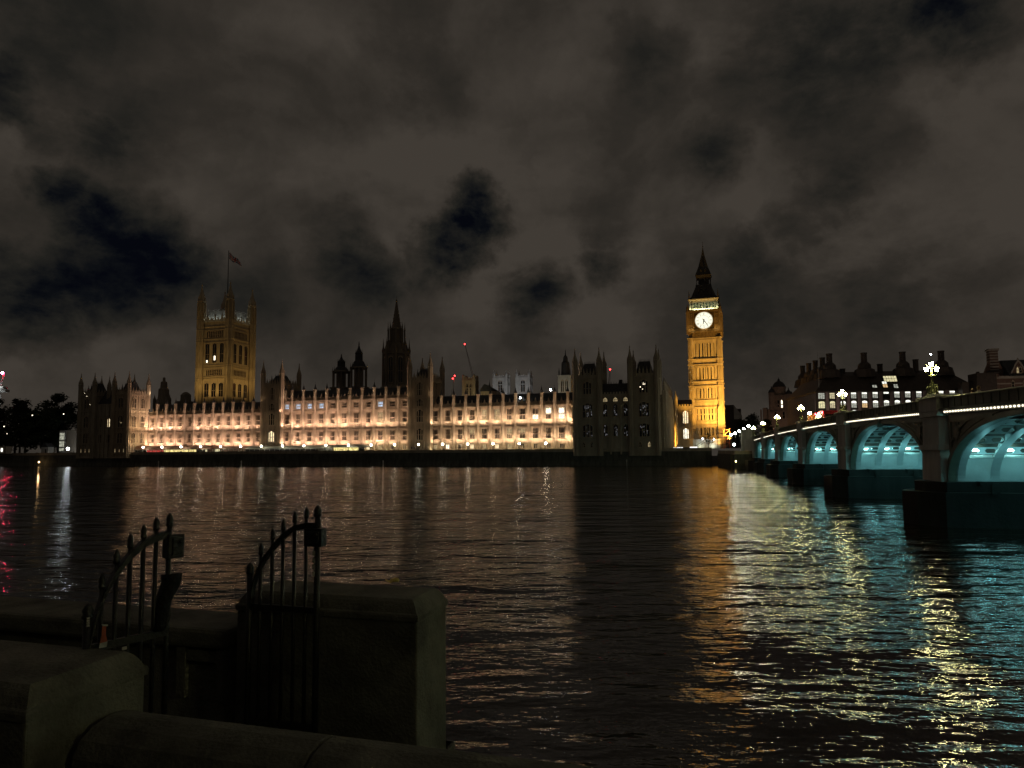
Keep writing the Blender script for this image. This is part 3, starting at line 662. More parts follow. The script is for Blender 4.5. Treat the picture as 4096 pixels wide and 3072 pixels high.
# ------------------------------------------------------------------ central spire and lantern towers
CS = thing('central_spire_tower', 'tall dark octagonal tower with a needle spire above the middle of the front', 'tower', pw(105.2, 67), PR)
b = MB(); b.lathe(0, 0, [(8.6, 5.9), (8.6, 38), (6.9, 40), (6.5, 55.5), (7.0, 55.8), (7.0, 57.4)], 8)
for k in range(8):
    a = math.pi/8+k*math.pi/4; x = math.cos(a); y = math.sin(a)
    b.tube((7.0*x, 7.0*y, 6), (6.6*x, 6.6*y, 57), .7, 6); b.lathe(6.7*x, 6.7*y, [(.75, 57), (.8, 58), (.35, 60), (.12, 63), (.03, 64.6)], 6)
    b.tube((6.2*x, 6.2*y, 57), (4.6*x, 4.6*y, 63), .4, 5); b.tube((4.4*x, 4.4*y, 57), (4.2*x, 4.2*y, 69), .45, 5); b.lathe(4.3*x, 4.3*y, [(.5, 68.5), (.2, 70.5), (.04, 73.2)], 6)
    a2 = k*math.pi/4; nx = math.cos(a2); ny = math.sin(a2)
    for off in (-1.5, 0, 1.5): b.tube((6.45*nx-off*ny, 6.45*ny+off*nx, 40), (6.15*nx-off*ny, 6.15*ny+off*nx, 55), .22, 5)
b.build('wall', M['darkstone'], CS)
b = MB(); b.lathe(0, 0, [(5.6, 56.5), (4.4, 60.5), (3.6, 62), (3.4, 69), (3.7, 69.3), (2.9, 70.2)], 8)
b.build('lantern', M['darkstone'], CS)
b = MB(); b.lathe(0, 0, [(2.6, 69.5), (1.95, 73.4), (1.4, 77), (.8, 81), (.32, 84.6), (.45, 84.9), (.1, 85.2), (.05, 87.2)], 8)
for k in range(8):
    a = math.pi/8+k*math.pi/4
    for z in range(71, 83, 2): r_ = 2.9*(84-z)/14; b.ball((r_*math.cos(a), r_*math.sin(a), z), .2, 5, 3)
b.build('spire', M['darkstone'], CS)
for k in range(8):
    a = k*math.pi/4-math.pi/2; put_window(CS, 6.3*math.cos(a), 6.3*math.sin(a), 41, 2.4, 13, 2, M['glass'], a+math.pi/2)
for i, (s_, lab, wd, zt, body) in enumerate(((82.9, 'squat dark open lantern turret, lower of the pair left of the needle spire', 4.4, 55.2, 46), (92.8, 'taller dark lantern turret just left of the needle spire', 4.2, 61, 47.6))):
    o = thing('lantern_tower', lab, 'tower', pw(s_, 50), PR, 'dark lantern turrets beside the needle spire')
    b = MB(); b.box(-wd*.85, wd*.85, -wd*.85, wd*.85, 5.9, 37.5)
    for k in range(12):
        a = 2*math.pi*k/12; b.tube((wd*.92*math.cos(a), wd*.92*math.sin(a), 37), (wd*.92*math.cos(a), wd*.92*math.sin(a), body), .32, 6)
    b.lathe(0, 0, [(wd*.5, 37), (wd*.5, body)], 12); ring(b, -wd*.9, wd*.9, -wd*.9, wd*.9, 38, .7, .2); b.lathe(0, 0, [(wd, body-.6), (wd*1.08, body), (wd*.98, body+.4)], 12)
    b.build('wall', M['darkstone'], o)
    q = MB(); H = zt-body
    q.lathe(0, 0, [(wd*.95, body), (wd*.62, body+.22*H), (wd*.42, body+.3*H), (wd*.4, body+.52*H), (wd*.48, body+.54*H), (wd*.25, body+.66*H), (wd*.1, body+.8*H), (wd*.03, zt)], 8)
    for k in range(8):
        a = math.pi/8+k*math.pi/4; q.tube((wd*.97*math.cos(a), wd*.97*math.sin(a), body), (wd*.97*math.cos(a), wd*.97*math.sin(a), body+2.6), .2, 5, .03); q.tube((wd*.42*math.cos(a), wd*.42*math.sin(a), body+.3*H), (wd*.42*math.cos(a), wd*.42*math.sin(a), body+.7*H), .16, 5, .03)
    q.build('roof', M['slate'], o)
o = thing('ventilation_tower', 'dark narrow stepped turret behind the left part of the roof', 'tower', pw(-23.0, 46), PR)
b = MB(); b.lathe(0, 0, [(4.4, 5.9), (4.3, 32), (3.5, 34.5), (2.95, 36), (2.8, 40), (1.9, 41), (1.7, 44), (.8, 44.6), (.7, 46.4), (.1, 46.8)], 8)
for x in (-5, 5): turret(b, x, -1, 20, 34, 37.6, .8)
b.build('wall', M['darkstone'], o)
o = thing('ventilation_tower', 'dark squat domed turret between the left block and the golden tower', 'tower', pw(-8.4, 46), PR)
b = MB(); b.box(-2.9, 2.9, -2.9, 2.9, 5.9, 33.2); b.lathe(0, 0, [(2.9, 33), (2.7, 36), (2.9, 36.2), (2.2, 37.2), (1.2, 38), (.3, 38.3)], 8); ring(b, -2.9, 2.9, -2.9, 2.9, 33.2, .5, .3); b.build('wall', M['darkstone'], o)
# pale tower with a dark spire behind the right end of the front
o = thing('spired_tower', 'cream-lit square tower with a dark slender spire behind the right end of the front', 'tower', pw(196.8, 59), PR)
b = MB(); b.box(-2.9, 2.9, -2.9, 2.9, 5.9, 40.6); ring(b, -2.9, 2.9, -2.9, 2.9, 40.7, .5, .3); ribs(b, 'f', -2.9, 2.9, -2.9, 2.9, 30, 40, 1.93, .3, .2); b.build('wall', M['palestone'], o)
for k in (-1, 1): put_window(o, k*1.0, -2.9, 33, 1.1, 5, 2, M['glass'])
q = MB(); q.lathe(0, 0, [(2.2, 40.5), (1.9, 46.8), (1.2, 47.6), (1.0, 49.5), (.3, 50.5), (.08, 53.2)], 8)
for x in (-2.6, 2.6): q.lathe(x, -2.6, [(.35, 40.6), (.35, 42), (.05, 44.2)], 6)
q.build('spire', M['slate'], o)
light('SPOT', 'tower_floodlight', pw(197, 40, 27), 2600, (1, .90, .66), pd(0, .8, .5), .3, angle=55)
lp = MB().ball((0, 0, 0), .42, 10, 6).build('roof_floodlamp', M['white'], None, True, pw(196, 30, 31.6)); tag(lp, 'bright white lamp on the roof below the cream tower', 'lamp')
lp = MB().ball((0, 0, 0), .3, 10, 6).build('roof_floodlamp', M['white'], None, True, pw(190.6, .6, 26.2)); tag(lp, 'small white lamp on the roof edge above the bright front', 'lamp')
# ================================================================== clock tower
CTL = Vector((93.5, 326.3, 0)); CTR = R(-19.2)
CT = thing('clock_tower', 'tall amber-lit clock tower with a glowing white dial', 'clock tower', CTL, CTR)
def cz(f): return f
hw = 6.6
b = MB(); b.box(-hw, hw, -hw, hw, 5.9, 58)
for (x, y) in ((-hw, -hw), (hw, -hw), (-hw, hw), (hw, hw)):
    b.box(x-1.05, x+1.05, y-1.05, y+1.05, 5.9, 58)
    for z in (58.2, 48.2, 45.6, 37.6, 35.4, 28.7, 25.5, 18.6, 16.9, 11): b.box(x-1.3, x+1.3, y-1.3, y+1.3, z-.5, z)
for (x, y) in ((-hw, -hw), (hw, -hw)): b.box(x-1.5, x+1.5, y-1.5, y+1.5, 5.9, 24.5); b.prism([(x-1.5, 24.5), (x+1.5, 24.5), (x, 27)], y-1.5, y+1.5)
for z in (58.2, 48.2, 45.6, 37.6, 35.4, 28.7, 25.5, 18.6, 16.9, 11): ring(b, -hw, hw, -hw, hw, z, .5, .6)
for f in 'fr':
    for z0, z1 in ((11, 16.4), (18.6, 25), (28.8, 35), (37.7, 45), (48.3, 57.5)): ribs(b, f, -hw+1.6, hw-1.6, -hw+1.6, hw-1.6, z0, z1, 1.45, .38, .75)
    for z0, z1 in ((16.9, 18.2), (25.5, 28.3), (35.4, 37.2), (45.6, 47.8)): ribs(b, f, -hw+1.6, hw-1.6, -hw+1.6, hw-1.6, z0, z1, .8, .22, .4)
for (x, y) in ((-hw, -hw), (hw, -hw)):
    for k in (-.55, 0, .55): b.box(x+k-.1, x+k+.1, y-1.4, y-1.0, 6, 57.6)
for k in range(7):
    x = -hw+1.6+(k+.5)*(2*hw-3.2)/7
    for z in (57.4, 44.8, 34.9, 28.2): b.prism([(x-.62, z), (x-.62, z-.9), (x-.45, z-.9), (x, z-.25), (x+.45, z-.9), (x+.62, z-.9), (x+.62, z)], -hw-.4, -hw)
b.build('shaft_wall', M['goldstone'], CT)
wm_ = {}
def slit(x, z, h, m=None):
    k_ = (h, m is None)
    if k_ not in wm_: wm_[k_] = MB().prism([(-.22, 0), (.22, 0), (.22, h-.4), (0, h), (-.22, h-.4)], -.06, 0).mesh('slit_window_or_shade', m or M['glass'])
    link('slit_window_or_shade', wm_[k_], CT, (x, -hw-.02, z))
def narrow(x, z, h):  # narrow dark strips paint shade into the blind panels between the ribs
    k_ = ('n', h)
    if k_ not in wm_: wm_[k_] = MB().prism([(-.1, 0), (.1, 0), (.1, h-.3), (0, h), (-.1, h-.3)], -.05, 0).mesh('slit_window_or_shade', M['glass'])
    link('slit_window_or_shade', wm_[k_], CT, (x, -hw-.02, z))
for z, h in ((12, 3.8), (19.2, 2.6), (22.2, 2.4), (29.4, 5), (38.3, 6), (48.9, 6.8)):
    for x in (-2.3, -.85+.1, 1.35, 2.8): slit(x-.2, z, h)
    for x in (-4.15, .1, 4.15): narrow(x, z, h)
# arcade band below the clock
b = MB(); w_ = hw+.45; b.box(-w_, w_, -w_, w_, 58.2, 61); ring(b, -w_, w_, -w_, w_, 61.3, .5, .7)
for k in range(8): x = -w_+1.6+k*(2*w_-3.2)/7; b.box(x-.22, x+.22, -w_-.4, -w_, 58.3, 60.8)
for k in range(7): x = -w_+1.6+(k+.5)*(2*w_-3.2)/7; b.prism([(x-.7, 60.9), (x-.7, 59.6), (x-.5, 59.6), (x, 60.5), (x+.5, 59.6), (x+.7, 59.6), (x+.7, 60.9)], -w_-.4, -w_)
b.build('arcade_wall', M['gilded_shade'], CT)
# clock stage
c_ = hw+.75; b = MB(); b.box(-c_, c_, -c_, c_, 61.2, 71.3)
ring(b, -c_, c_, -c_, c_, 71.4, .55, .75); ring(b, -c_, c_, -c_, c_, 62.1, .4, .4)
for (x, y) in ((-c_, -c_), (c_, -c_), (-c_, c_), (c_, c_)):
    b.box(x-.75, x+.75, y-.75, y+.75, 60.2, 71.4); b.lathe(x, y, [(.8, 71.4), (.8, 72.4), (.35, 73.6), (.05, 74.6)], 6)
for x in (-7.2, -6.6, -5.9, -5.1, 5.1, 5.9, 6.6, 7.2): b.box(x-.14, x+.14, -c_-.35, -c_, 62.3, 70.8)
for z in (64.2, 67.4, 69.4): b.box(-7.2, -5.1, -c_-.25, -c_, z-.15, z+.15); b.box(5.1, 7.2, -c_-.25, -c_, z-.15, z+.15)
for s_ in (-1, 1): b.box(s_*4.85-.22, s_*4.85+.22, -c_-.5, -c_, 61.8, 71)
b.box(-4.85, 4.85, -c_-.5, -c_, 70.5, 71); b.box(-4.85, 4.85, -c_-.5, -c_, 61.7, 62.1)
b.build('clock_stage_wall', M['gilded_shade'], CT)
b = MB(); b.box(-4.6, 4.6, -c_-.12, -c_+.02, 62.1, 70.5); b.build('dial_surround', mat('dark_gilded_iron', (.10, .07, .03), .4, .3, 3, 0, metal=.6), CT)
dz = 66.3
M['dial'] = glow('opal_dial_glass', (1, .97, .76), 1.15)
dial = MB(); n = 48; vs = [(4.02*math.cos(2*math.pi*k/n), -c_-.16, dz+4.02*math.sin(2*math.pi*k/n)) for k in range(n)]; dial.prism([(v[0], v[2]) for v in vs], -c_-.26, -c_-.1)
dl = dial.build('dial', M['dial'], CT)
dk = mat('dial_ironwork', (.03, .03, .035), .5, .2)
def annulus(mb, r0, r1, y0, y1, n=48):
    for k in range(n):
        a = 2*math.pi*k/n; a2 = 2*math.pi*(k+1)/n
        mb.prism([(r0*math.cos(a), dz+r0*math.sin(a)), (r1*math.cos(a), dz+r1*math.sin(a)), (r1*math.cos(a2), dz+r1*math.sin(a2)), (r0*math.cos(a2), dz+r0*math.sin(a2))], y0, y1)
rg = MB(); annulus(rg, 4.0, 4.4, -c_-.34, -c_-.1); rg.build('dial_rim', mat('gilt_rim', (.42, .30, .10), .4, .2, metal=.7), CT)
rg = MB(); annulus(rg, 2.32, 2.40, -c_-.30, -c_-.26); annulus(rg, 3.72, 3.78, -c_-.3, -c_-.26)
NUM = ['XII', 'I', 'II', 'III', 'IV', 'V', 'VI', 'VII', 'VIII', 'IX', 'X', 'XI']
def stroke(mb, a, x0, y0, x1, y1, w):
    # strokes in a frame turned so that 'up' points outward from the dial centre
    ca, sa = math.cos(a), math.sin(a)
    def T(x, y): return (x*ca+y*sa, dz-x*sa+y*ca)
    dx, dy = x1-x0, y1-y0; l = math.hypot(dx, dy); nx, ny = -dy/l*w/2, dx/l*w/2
    mb.prism([T(x0+nx, y0+ny), T(x0-nx, y0-ny), T(x1-nx, y1-ny), T(x1+nx, y1+ny)], -c_-.30, -c_-.26)
for k, s_ in enumerate(NUM):
    a = k*math.pi/6; wds = {'I': .16, 'V': .34, 'X': .36}; tot = sum(wds[ch] for ch in s_); x = -tot/2; y0, y1 = 2.66, 3.5
    for ch in s_:
        w_ = wds[ch]
        if ch == 'I': stroke(rg, a, x+w_/2, y0, x+w_/2, y1, .07)
        elif ch == 'V': stroke(rg, a, x+.03, y1, x+w_/2, y0, .08); stroke(rg, a, x+w_/2, y0, x+w_-.03, y1, .05)
        else: stroke(rg, a, x+.03, y1, x+w_-.03, y0, .08); stroke(rg, a, x+.03, y0, x+w_-.03, y1, .05)
        x += w_
for k in range(60): a = k*math.pi/30; stroke(rg, a, 0, 3.8, 0, 3.95, .06)
rg.build('numerals', dk, CT, )
hm = MB(); a = R(24*6); ca = math.sin(a); sa = math.cos(a)
def hand(a, l, w, tail, y):
    mb = MB(); ux, uz = math.sin(a), math.cos(a); px_, pz_ = uz, -ux
    P = lambda t, s: (ux*t+px_*s, dz+uz*t+pz_*s)
    mb.prism([P(-tail, w*.8), P(-tail, -w*.8), P(0, -w), P(l*.75, -w*.6), P(l, 0), P(l*.75, w*.6), P(0, w)], -c_-y-.06, -c_-y); return mb
hand(R(24*6), 3.6, .17, 1.0, .42).build('minute_hand', dk, CT); hand(R(6.4*30), 2.2, .24, .6, .34).build('hour_hand', dk, CT)
# belfry
bw_ = hw+.05; b = MB(); b.box(-bw_+.9, bw_-.9, -bw_+.9, bw_-.9, 71.4, 76.6)
for (x, y) in ((-bw_, -bw_), (bw_, -bw_), (-bw_, bw_), (bw_, bw_)): b.box(x-.9 if x > 0 else x, x if x > 0 else x+.9, y-.9 if y > 0 else y, y if y > 0 else y+.9, 71.4, 76.7)
ring(b, -bw_, bw_, -bw_, bw_, 77, .5, .35); b.box(-bw_, bw_, -bw_, bw_, 76.2, 76.6)
for k in range(8):
    x = -4.9+k*1.4; b.box(x-.17, x+.17, -bw_+.05, -bw_+.75, 71.4, 76.2); b.box(bw_-.75, bw_-.05, x-.17, x+.17, 71.4, 76.2)
for k in range(7):
    x = -4.2+k*1.4; b.prism([(x-.55, 76.2), (x-.55, 74.3), (x, 75.5), (x+.55, 74.3), (x+.55, 76.2), (x, 76.2)], -bw_+.1, -bw_+.5)
b.box(-bw_, bw_, -bw_, -bw_+.3, 71.4, 72.3)
b.build('belfry', mat('pale_belfry_stone', (.46, .43, .33), .8, .2, .8), CT)
gp = MB()
for k in range(7): x = -4.2+k*1.4; gp.prism([(x-.33, 72.6), (x+.33, 72.6), (x+.33, 74.6), (x, 75.4), (x-.33, 74.6)], -bw_+.82, -bw_+.88)
gp.build('belfry_louvre', mat('pale_green_louvre', (.20, .26, .22), .6, .1), CT)
# iron roof, lantern stage, spire
q = MB(); q.frustum(-hw-.2, hw+.2, -hw-.2, hw+.2, 77, -5.6, 5.6, -5.6, 5.6, 78.4); q.frustum(-5.6, 5.6, -5.6, 5.6, 78.4, -3.5, 3.5, -3.5, 3.5, 83.9)
for z, n in ((78.4, 4), (80.4, 3), (82, 2)):
    for k in range(n): x = (k-(n-1)/2)*2.2; q.prism([(x-.4, z), (x+.4, z), (x, z+1.5)], -6.2+(z-78)*.36, -4)
for (x, y) in ((-hw, -hw), (hw, -hw), (hw, hw)): q.lathe(x, y, [(.35, 77), (.35, 78.4), (.05, 81.4)], 6)
q.build('roof', M['iron_roof'], CT)
l_ = MB(); l_.box(-3.6, 3.6, -3.6, 3.6, 83.7, 84.6); l_.box(-2.4, 2.4, -2.4, 2.4, 84.6, 88.3); l_.box(-3.4, 3.4, -3.4, 3.4, 88.2, 89.2)
for k in range(6):
    x = -3.1+k*1.24; l_.box(x-.16, x+.16, -3.25, -2.95, 84.6, 88.3); l_.box(2.95, 3.25, x-.16, x+.16, 84.6, 88.3)
for k in range(11): x = -3.2+k*.64; l_.box(x-.07, x+.07, -3.2, -3.05, 86.8, 88.3)
l_.build('lantern_stage', M['iron_roof'], CT)
q = MB(); q.frustum(-3.7, 3.7, -3.7, 3.7, 89.2, -2.2, 2.2, -2.2, 2.2, 93.6); q.frustum(-2.2, 2.2, -2.2, 2.2, 93.6, -.75, .75, -.75, .75, 99.4); q.frustum(-.75, .75, -.75, .75, 99.4, -.1, .1, -.1, .1, 103.6)
q.tube((0, 0, 103.4), (0, 0, 106.4), .09, 5); q.ball((0, 0, 104), .3)
for k in (-1, 1): q.prism([(k*1-.35, 91), (k*1+.35, 91), (k*1, 92.2)], -3.3, -2.5)
q.build('spire', M['iron_roof'], CT)
def cl(x, y, z): return CTL+Matrix.Rotation(CTR, 3, 'Z') @ Vector((x, y, z))
def cd(x, y, z): return Matrix.Rotation(CTR, 3, 'Z') @ Vector((x, y, z))
AMB = (1, .52, .085)
for x, f in ((-27, 1.7), (14, .45)):
    light('SPOT', 'clock_tower_floodlight', cl(x, -32, 8), 524000*f, AMB, Vector(cl(0, -hw, 38))-Vector(cl(x, -32, 8)), .5, angle=66)
    light('SPOT', 'clock_tower_floodlight', cl(x*.8, -20, 7.5), 24000*f, AMB, Vector(cl(0, -hw, 17))-Vector(cl(x*.8, -20, 7.5)), .5, angle=70)
light('SPOT', 'clock_tower_floodlight', cl(30, 6, 8), 60000, AMB, cd(-.74, -.1, .66), .5, angle=60)
for x in (-5.6, 0, 5.6): light('AREA', 'clock_tower_ledge_light', cl(x, -hw-2.6, 61.6), 70, (1, .66, .22), cd(0, .55, .8), 1.2, .3)
for k in range(7): light('AREA', 'belfry_light', cl(-4.2+k*1.4, -bw_-.5, 71.7), 42, (.98, 1, .62), cd(0, .5, .85), .7, .3)
for x in (-6, 6): light('AREA', 'belfry_light', cl(x, -bw_-.7, 71.9), 36, (.98, 1, .60), cd(0, .45, .85), .8, .3)

# golden building joining the tower
o = thing('golden_annex', 'amber-lit gothic building with lit windows at the left foot of the clock tower', 'building', (77.3, 318, 0), PR)
b = MB(); b.box(-5.6, 6.6, -4, 6, 5.9, 24.3)
for z in (10.3, 15.4, 17.4, 24.4): ring(b, -5.6, 6.6, -4, 6, z, .3, .3)
ribs(b, 'f', -5.6, 6.6, -4, 6, 10, 24, 1.22, .22, .2); crenel(b, -5.6, 6.6, -4.3, -3.9, 24.4, 1.8, 1.2)
for x, zt in ((-4.6, 36), (-.6, 32.5)): turret(b, x, -4.2, 6, 28.4, zt, .75)
b.build('wall', M['goldstone'], o); MB().prism([(-3.5, 24.5), (1, 28.6), (5.5, 24.5)], -5.5, 6.5, axis='x').build('roof', M['slate'], o)
for z, h, m in ((10.6, 4.4, M['litw']), (17.6, 5.4, M['lit'])): put_window(o, 3.6, -4, z, 2.2, h, 3, m); put_window(o, -2.6, -4, z, 1.6, h, 2, M['glass'])
for x in (-3, 2, 5): light('SPOT', 'court_floodlight', pw(256, 26, 7)+PE*x, 1500, (1, .68, .24), pd(0, .75, .55), .3, angle=95)
# white hoarding, railings and stair at the tower's foot
o = thing('site_hoarding', 'pale green-white floodlit site hoarding at the foot of the clock tower', 'hoarding', (86.3, 312, 5.9), PR)
b = MB(); b.box(-6.6, 8.2, -.1, .1, 0, 4.3)
for k in range(8): b.box(-6.6+k*2.1-.06, -6.6+k*2.1+.06, -.16, .16, 0, 4.4)
b.build('panel', M['palestone'], o)
MB().box(-5.6, -4.2, -.16, -.1, 1.6, 3.4).build('lit_pane', M['litw'], o)
for x in (-.6, 5.0): light('AREA', 'hoarding_light', Vector((86.3, 312, 0))+pd(x, -1.6, 6.6), 60, (.94, 1, .74), pd(0, .8, .6), .9, .3)
for i, (x, z) in enumerate(((.2, 4.6), (4.9, 4.2))): tag(MB().ball((0, 0, 0), .32, 8, 5).build('hoarding_lamp', M['white'], None, True, Vector((86.3, 310.5, 5.9+z))+PE*x), ['white lamp over the left part of the pale hoarding', 'white lamp behind the small tree at the clock tower foot'][i], 'lamp', 'lamps over the pale hoarding')
o = thing('site_stair', 'dark sloping stair rail against the pale hoarding', 'stair', (84.6, 308.5, 6), PR)
b = MB(); b.tube((-2, 0, 0), (2.4, 0, 2.9), .09, 5); b.tube((-2, 0, 1), (2.4, 0, 3.9), .07, 5)
for k in range(6): b.tube((-2+k*.88, 0, k*.58), (-2+k*.88, 0, k*.58+1), .05, 4)
b.build('rail', M['iron'], o)
tag(MB().box(-1.6, 1.6, -.2, .2, 0, .7).build('ground_light', glow('ground_light_panel', (.95, .95, .9), 1.6), None, False, (80, 302, 6)), 'low white light panel on the ground left of the hoarding', 'light')
tag(MB().box(-2.4, 2.4, -.2, .2, 0, .35).build('ground_light', glow('ground_light_strip', (.95, .95, .9), .8, .8, 1.5), None, False, (72.5, 301, 6.2)), 'dim white light strip on the ground below the golden building', 'light')
# scaffold
o = thing('scaffold', 'dark tube scaffold right of the clock tower foot', 'scaffold', (91, 293, 5.9), PR)
b = MB()
for x in (-3, -1, 1, 3):
    for y in (0, 1.6): b.tube((x, y, 0), (x, y, 6.6), .07, 5)
for z in (1.6, 3.2, 4.8, 6.4): 
    for y in (0, 1.6): b.tube((-3.4, y, z), (3.4, y, z), .06, 5)
    b.box(-3.2, 3.2, .1, 1.5, z-.1, z)
b.tube((-3, 0, 0), (-1, 0, 3.2), .05, 4); b.tube((1, 0, 3.2), (3, 0, 6.4), .05, 4); b.build('frame', M['iron'], o)
o = thing('lattice_hoist', 'orange-lit lattice hoist frame beside the dark scaffold', 'hoist', (93.2, 297, 5.9), PR)
b = MB()
for x in (-1.2, 1.2):
    for y in (0, 1): b.tube((x, y, 0), (x, y, 8.6), .13, 5)
for k in range(3): z = k*2.8; b.tube((-1.2, 0, z), (1.2, 0, z+2.4), .13, 5); b.tube((-1.2, 0, z+2.6), (1.2, 0, z+2.6), .1, 5)
b.build('frame', mat('orange_steel', (.45, .14, .06), .6, .2), o)
light('AREA', 'hoist_light', (92.5, 293.5, 6.5), 22, (1, .6, .35), (0, .6, .7), .5, .3)
# ================================================================== background churches, cranes
ORD = ['leftmost', 'second', 'third', 'fourth', 'fifth', 'sixth', 'seventh', 'eighth', 'ninth', 'tenth', 'eleventh', 'twelfth', 'thirteenth', 'fourteenth', 'fifteenth', 'sixteenth', 'seventeenth', 'eighteenth']
def church_tower(label, x, y, wd, zt, zp, group=None, gold=False, rz=R(-12)):
    o = thing('church_tower', label, 'tower', (x, y, 0), rz, group)
    h = wd/2; b = MB(); b.box(-h, h, -h, h, 5.9, zt); mt = M['goldstone'] if gold else M['palestone']
    for (u, v) in ((-h, -h), (h, -h), (h, h), (-h, h)): b.box(u-1, u+1, v-1, v+1, 5.9, zt)
    for z in (zt, zt-5.5, zt-13): ring(b, -h, h, -h, h, z, .6, .8)
    ribs(b, 'f', -h, h, -h, h, zt-13, zt, wd/4, .4, .3); ribs(b, 'r', -h, h, -h, h, zt-13, zt, wd/4, .4, .3)
    for (x0, x1, y0, y1) in ((-h, h, -h-.3, -h+.3), (h-.3, h+.3, -h, h)): crenel(b, x0, x1, y0, y1, zt, 1.8, 1.6)
    b.build('wall', mt, o)
    for (u, v) in ((-h, -h), (h, -h), (h, h), (-h, h)):
        t = MB(); t.lathe(0, 0, [(1.0, zt), (1.0, zt+2.4), (1.2, zt+2.6), (.55, zt+4), (.25, zp-2), (.05, zp)], 6); t.build('pinnacle', mt, o, loc=(u, v, 0))
    for f_ in (0, 1):
        for k in (-1, 1) if gold else (0,):
            put_window(o, k*wd*.2 if not f_ else h, -h if not f_ else k*wd*.2, zt-12, wd*.2 if gold else wd*.3, 9, 2, M['glass'], R(90) if f_ else 0)
    return o
church_tower('pale grey floodlit church tower, left one of a matching pair', -8.6, 566, 10.4, 65.5, 72.6, 'pair of pale abbey towers')
church_tower('pale grey floodlit church tower, right one of a matching pair', 10.2, 566, 10.4, 65.8, 73.2, 'pair of pale abbey towers')
church_tower('small cream battlemented church tower under the long crane jib', -30.8, 505, 8.2, 57.6, 61.8, gold=True)
for x in (-14, 3): light('SPOT', 'abbey_floodlight', (x+9, 522, 30), 15000, (.9, .93, 1), (-.12, .8, .55), .4, angle=70)
light('SPOT', 'church_floodlight', (-31, 476, 30), 7500, (1, .86, .5), (0, .75, .6), .4, angle=60)
o = thing('nave_roof', 'dark pitched church roof between the cream tower and the pale pair', 'church', (-17, 505, 0), R(-12))
b = MB(); b.box(-5.5, 6.5, -4, 10, 5.9, 49.5); b.build('wall', M['goldstone'], o)
q = MB(); q.prism([(-6.2, 49.2), (-3.4, 53.6), (-2.2, 54.6), (6.8, 49.2)], -4.6, 10); q.lathe(1.2, -3, [(.7, 48), (.7, 53), (.2, 56), (.05, 58)], 6); q.build('roof', M['slate'], o)
def crane(label, mast, tip, redpts, cab=None):
    o = thing('tower_crane', label, 'crane', (mast[0], mast[1], 6), 0, 'tower cranes with red lamps')
    L0 = Vector(mast)-Vector((mast[0], mast[1], 6)); L1 = Vector(tip)-Vector((mast[0], mast[1], 6))
    b = MB()
    for (u, v) in ((-.7, -.7), (.7, -.7), (.7, .7), (-.7, .7)): b.tube((u, v, 0), (u, v, L0.z), .14, 4)
    for k in range(int(L0.z/3)): b.tube((-.7, -.7, k*3), (.7, -.7, k*3+3), .09, 4)
    b.build('mast', M['steel'], o)
    b = MB(); d_ = (L1-L0); n = 14; side = Vector((-d_.z, 0, d_.x)).normalized()*.55
    b.tube(L0+side, L1, .13, 4); b.tube(L0-side, L1-side*.3, .13, 4)
    for k in range(n): b.tube(L0+d_*(k/n)+side*(1-k/n), L0+d_*((k+.5)/n)-side*(1-k/n), .08, 4)
    b.build('jib', M['steel'], o)
    for p in redpts: MB().ball(tuple(Vector(p)-Vector((mast[0], mast[1], 6))), .5 if not cab else .8, 8, 5).build('warning_lamp', M['redbig'] if cab else M['red'], o, True)
    if cab:
        MB().box(-1.5, 5.5, -2, 2, L0.z-1.6, L0.z).box(-1.5, 4, -2, 2, L0.z+.4, L0.z+2).build('counterweight_deck', M['palestone'], o)
        for p in cab: MB().ball(p, .9, 8, 5).build('white_lamp', M['white'], o, True)
    return o
crane('crane with a long raised jib and a single red lamp at its tip', (-29.5, 520, 61), (-36, 520, 87.3), [(-36, 520, 87.3)])
crane('short crane behind the roof with two red lamps close together', (-43.8, 500, 49), (-42, 500, 60.4), [(-43.4, 499.5, 58.6), (-42, 499.5, 60.6)])
crane('crane with a red lamp between the two dark turreted towers', (64.4, 450, 50), (65.2, 450, 58.6), [(65.1, 449.5, 58.6)])
crane('crane at the far left with red lamp and white lit deck', (-339.5, 450, 48.2), (-336.6, 450, 59.4), [(-337.2, 449, 59.3), (-345, 449, 52)], [(-.2, -2.5, 43.6), (-.2, -2.5, 34.8)])  # second red lamp, out of view, added to redden the water
light('POINT', 'crane_deck_light', (-337, 446, 52), 350, (.9, .95, 1), size=.4)

# ================================================================== terrace: globe lamps and marquees
proto = None
S_L = [9.4+10.22*i+10.2 for i in range(19)]
for i in range(19):
    s_ = 19.6+10.2*i
    if i == 0:
        proto = thing('terrace_lamp', '', 'lamp', pw(s_, -10.15, 6.14), PR, 'globe lamps along the terrace wall')
        MB().lathe(0, 0, [(.2, 0), (.2, .2), (.09, .3), (.07, 1.5), (.12, 1.6), (.1, 1.75)], 8).build('post', M['iron'], proto)
        MB().ball((0, 0, 2.12), .36, 12, 8).build('globe', M['globe'], proto, True)
        MB().lathe(0, 0, [(.16, 2.42), (.1, 2.55), (.03, 2.75)], 8).build('finial', M['iron'], proto)
        o = proto; kids = children(proto)
    else: o = dup(proto, pw(s_, -10.15, 6.14), kids=kids)
    s_txt = ('in front of the red-lit awning end' if i == 0 else 'before the yellow-lit awning' if i < 4 else 'before the open middle terrace' if i < 6 else 'before the pale green awning' if i < 11 else 'before the bare bright wall')
    o['label'] = f'round white globe lamp on the terrace wall, {ORD[i] if i < 18 else "rightmost"} from the left'.replace('leftmost from the left', 'leftmost of the row') if i else 'leftmost globe lamp of the terrace row, in front of the red-lit awning end'
    if i == 18: o['label'] = 'rightmost globe lamp of the terrace row, nearest the dark end block'
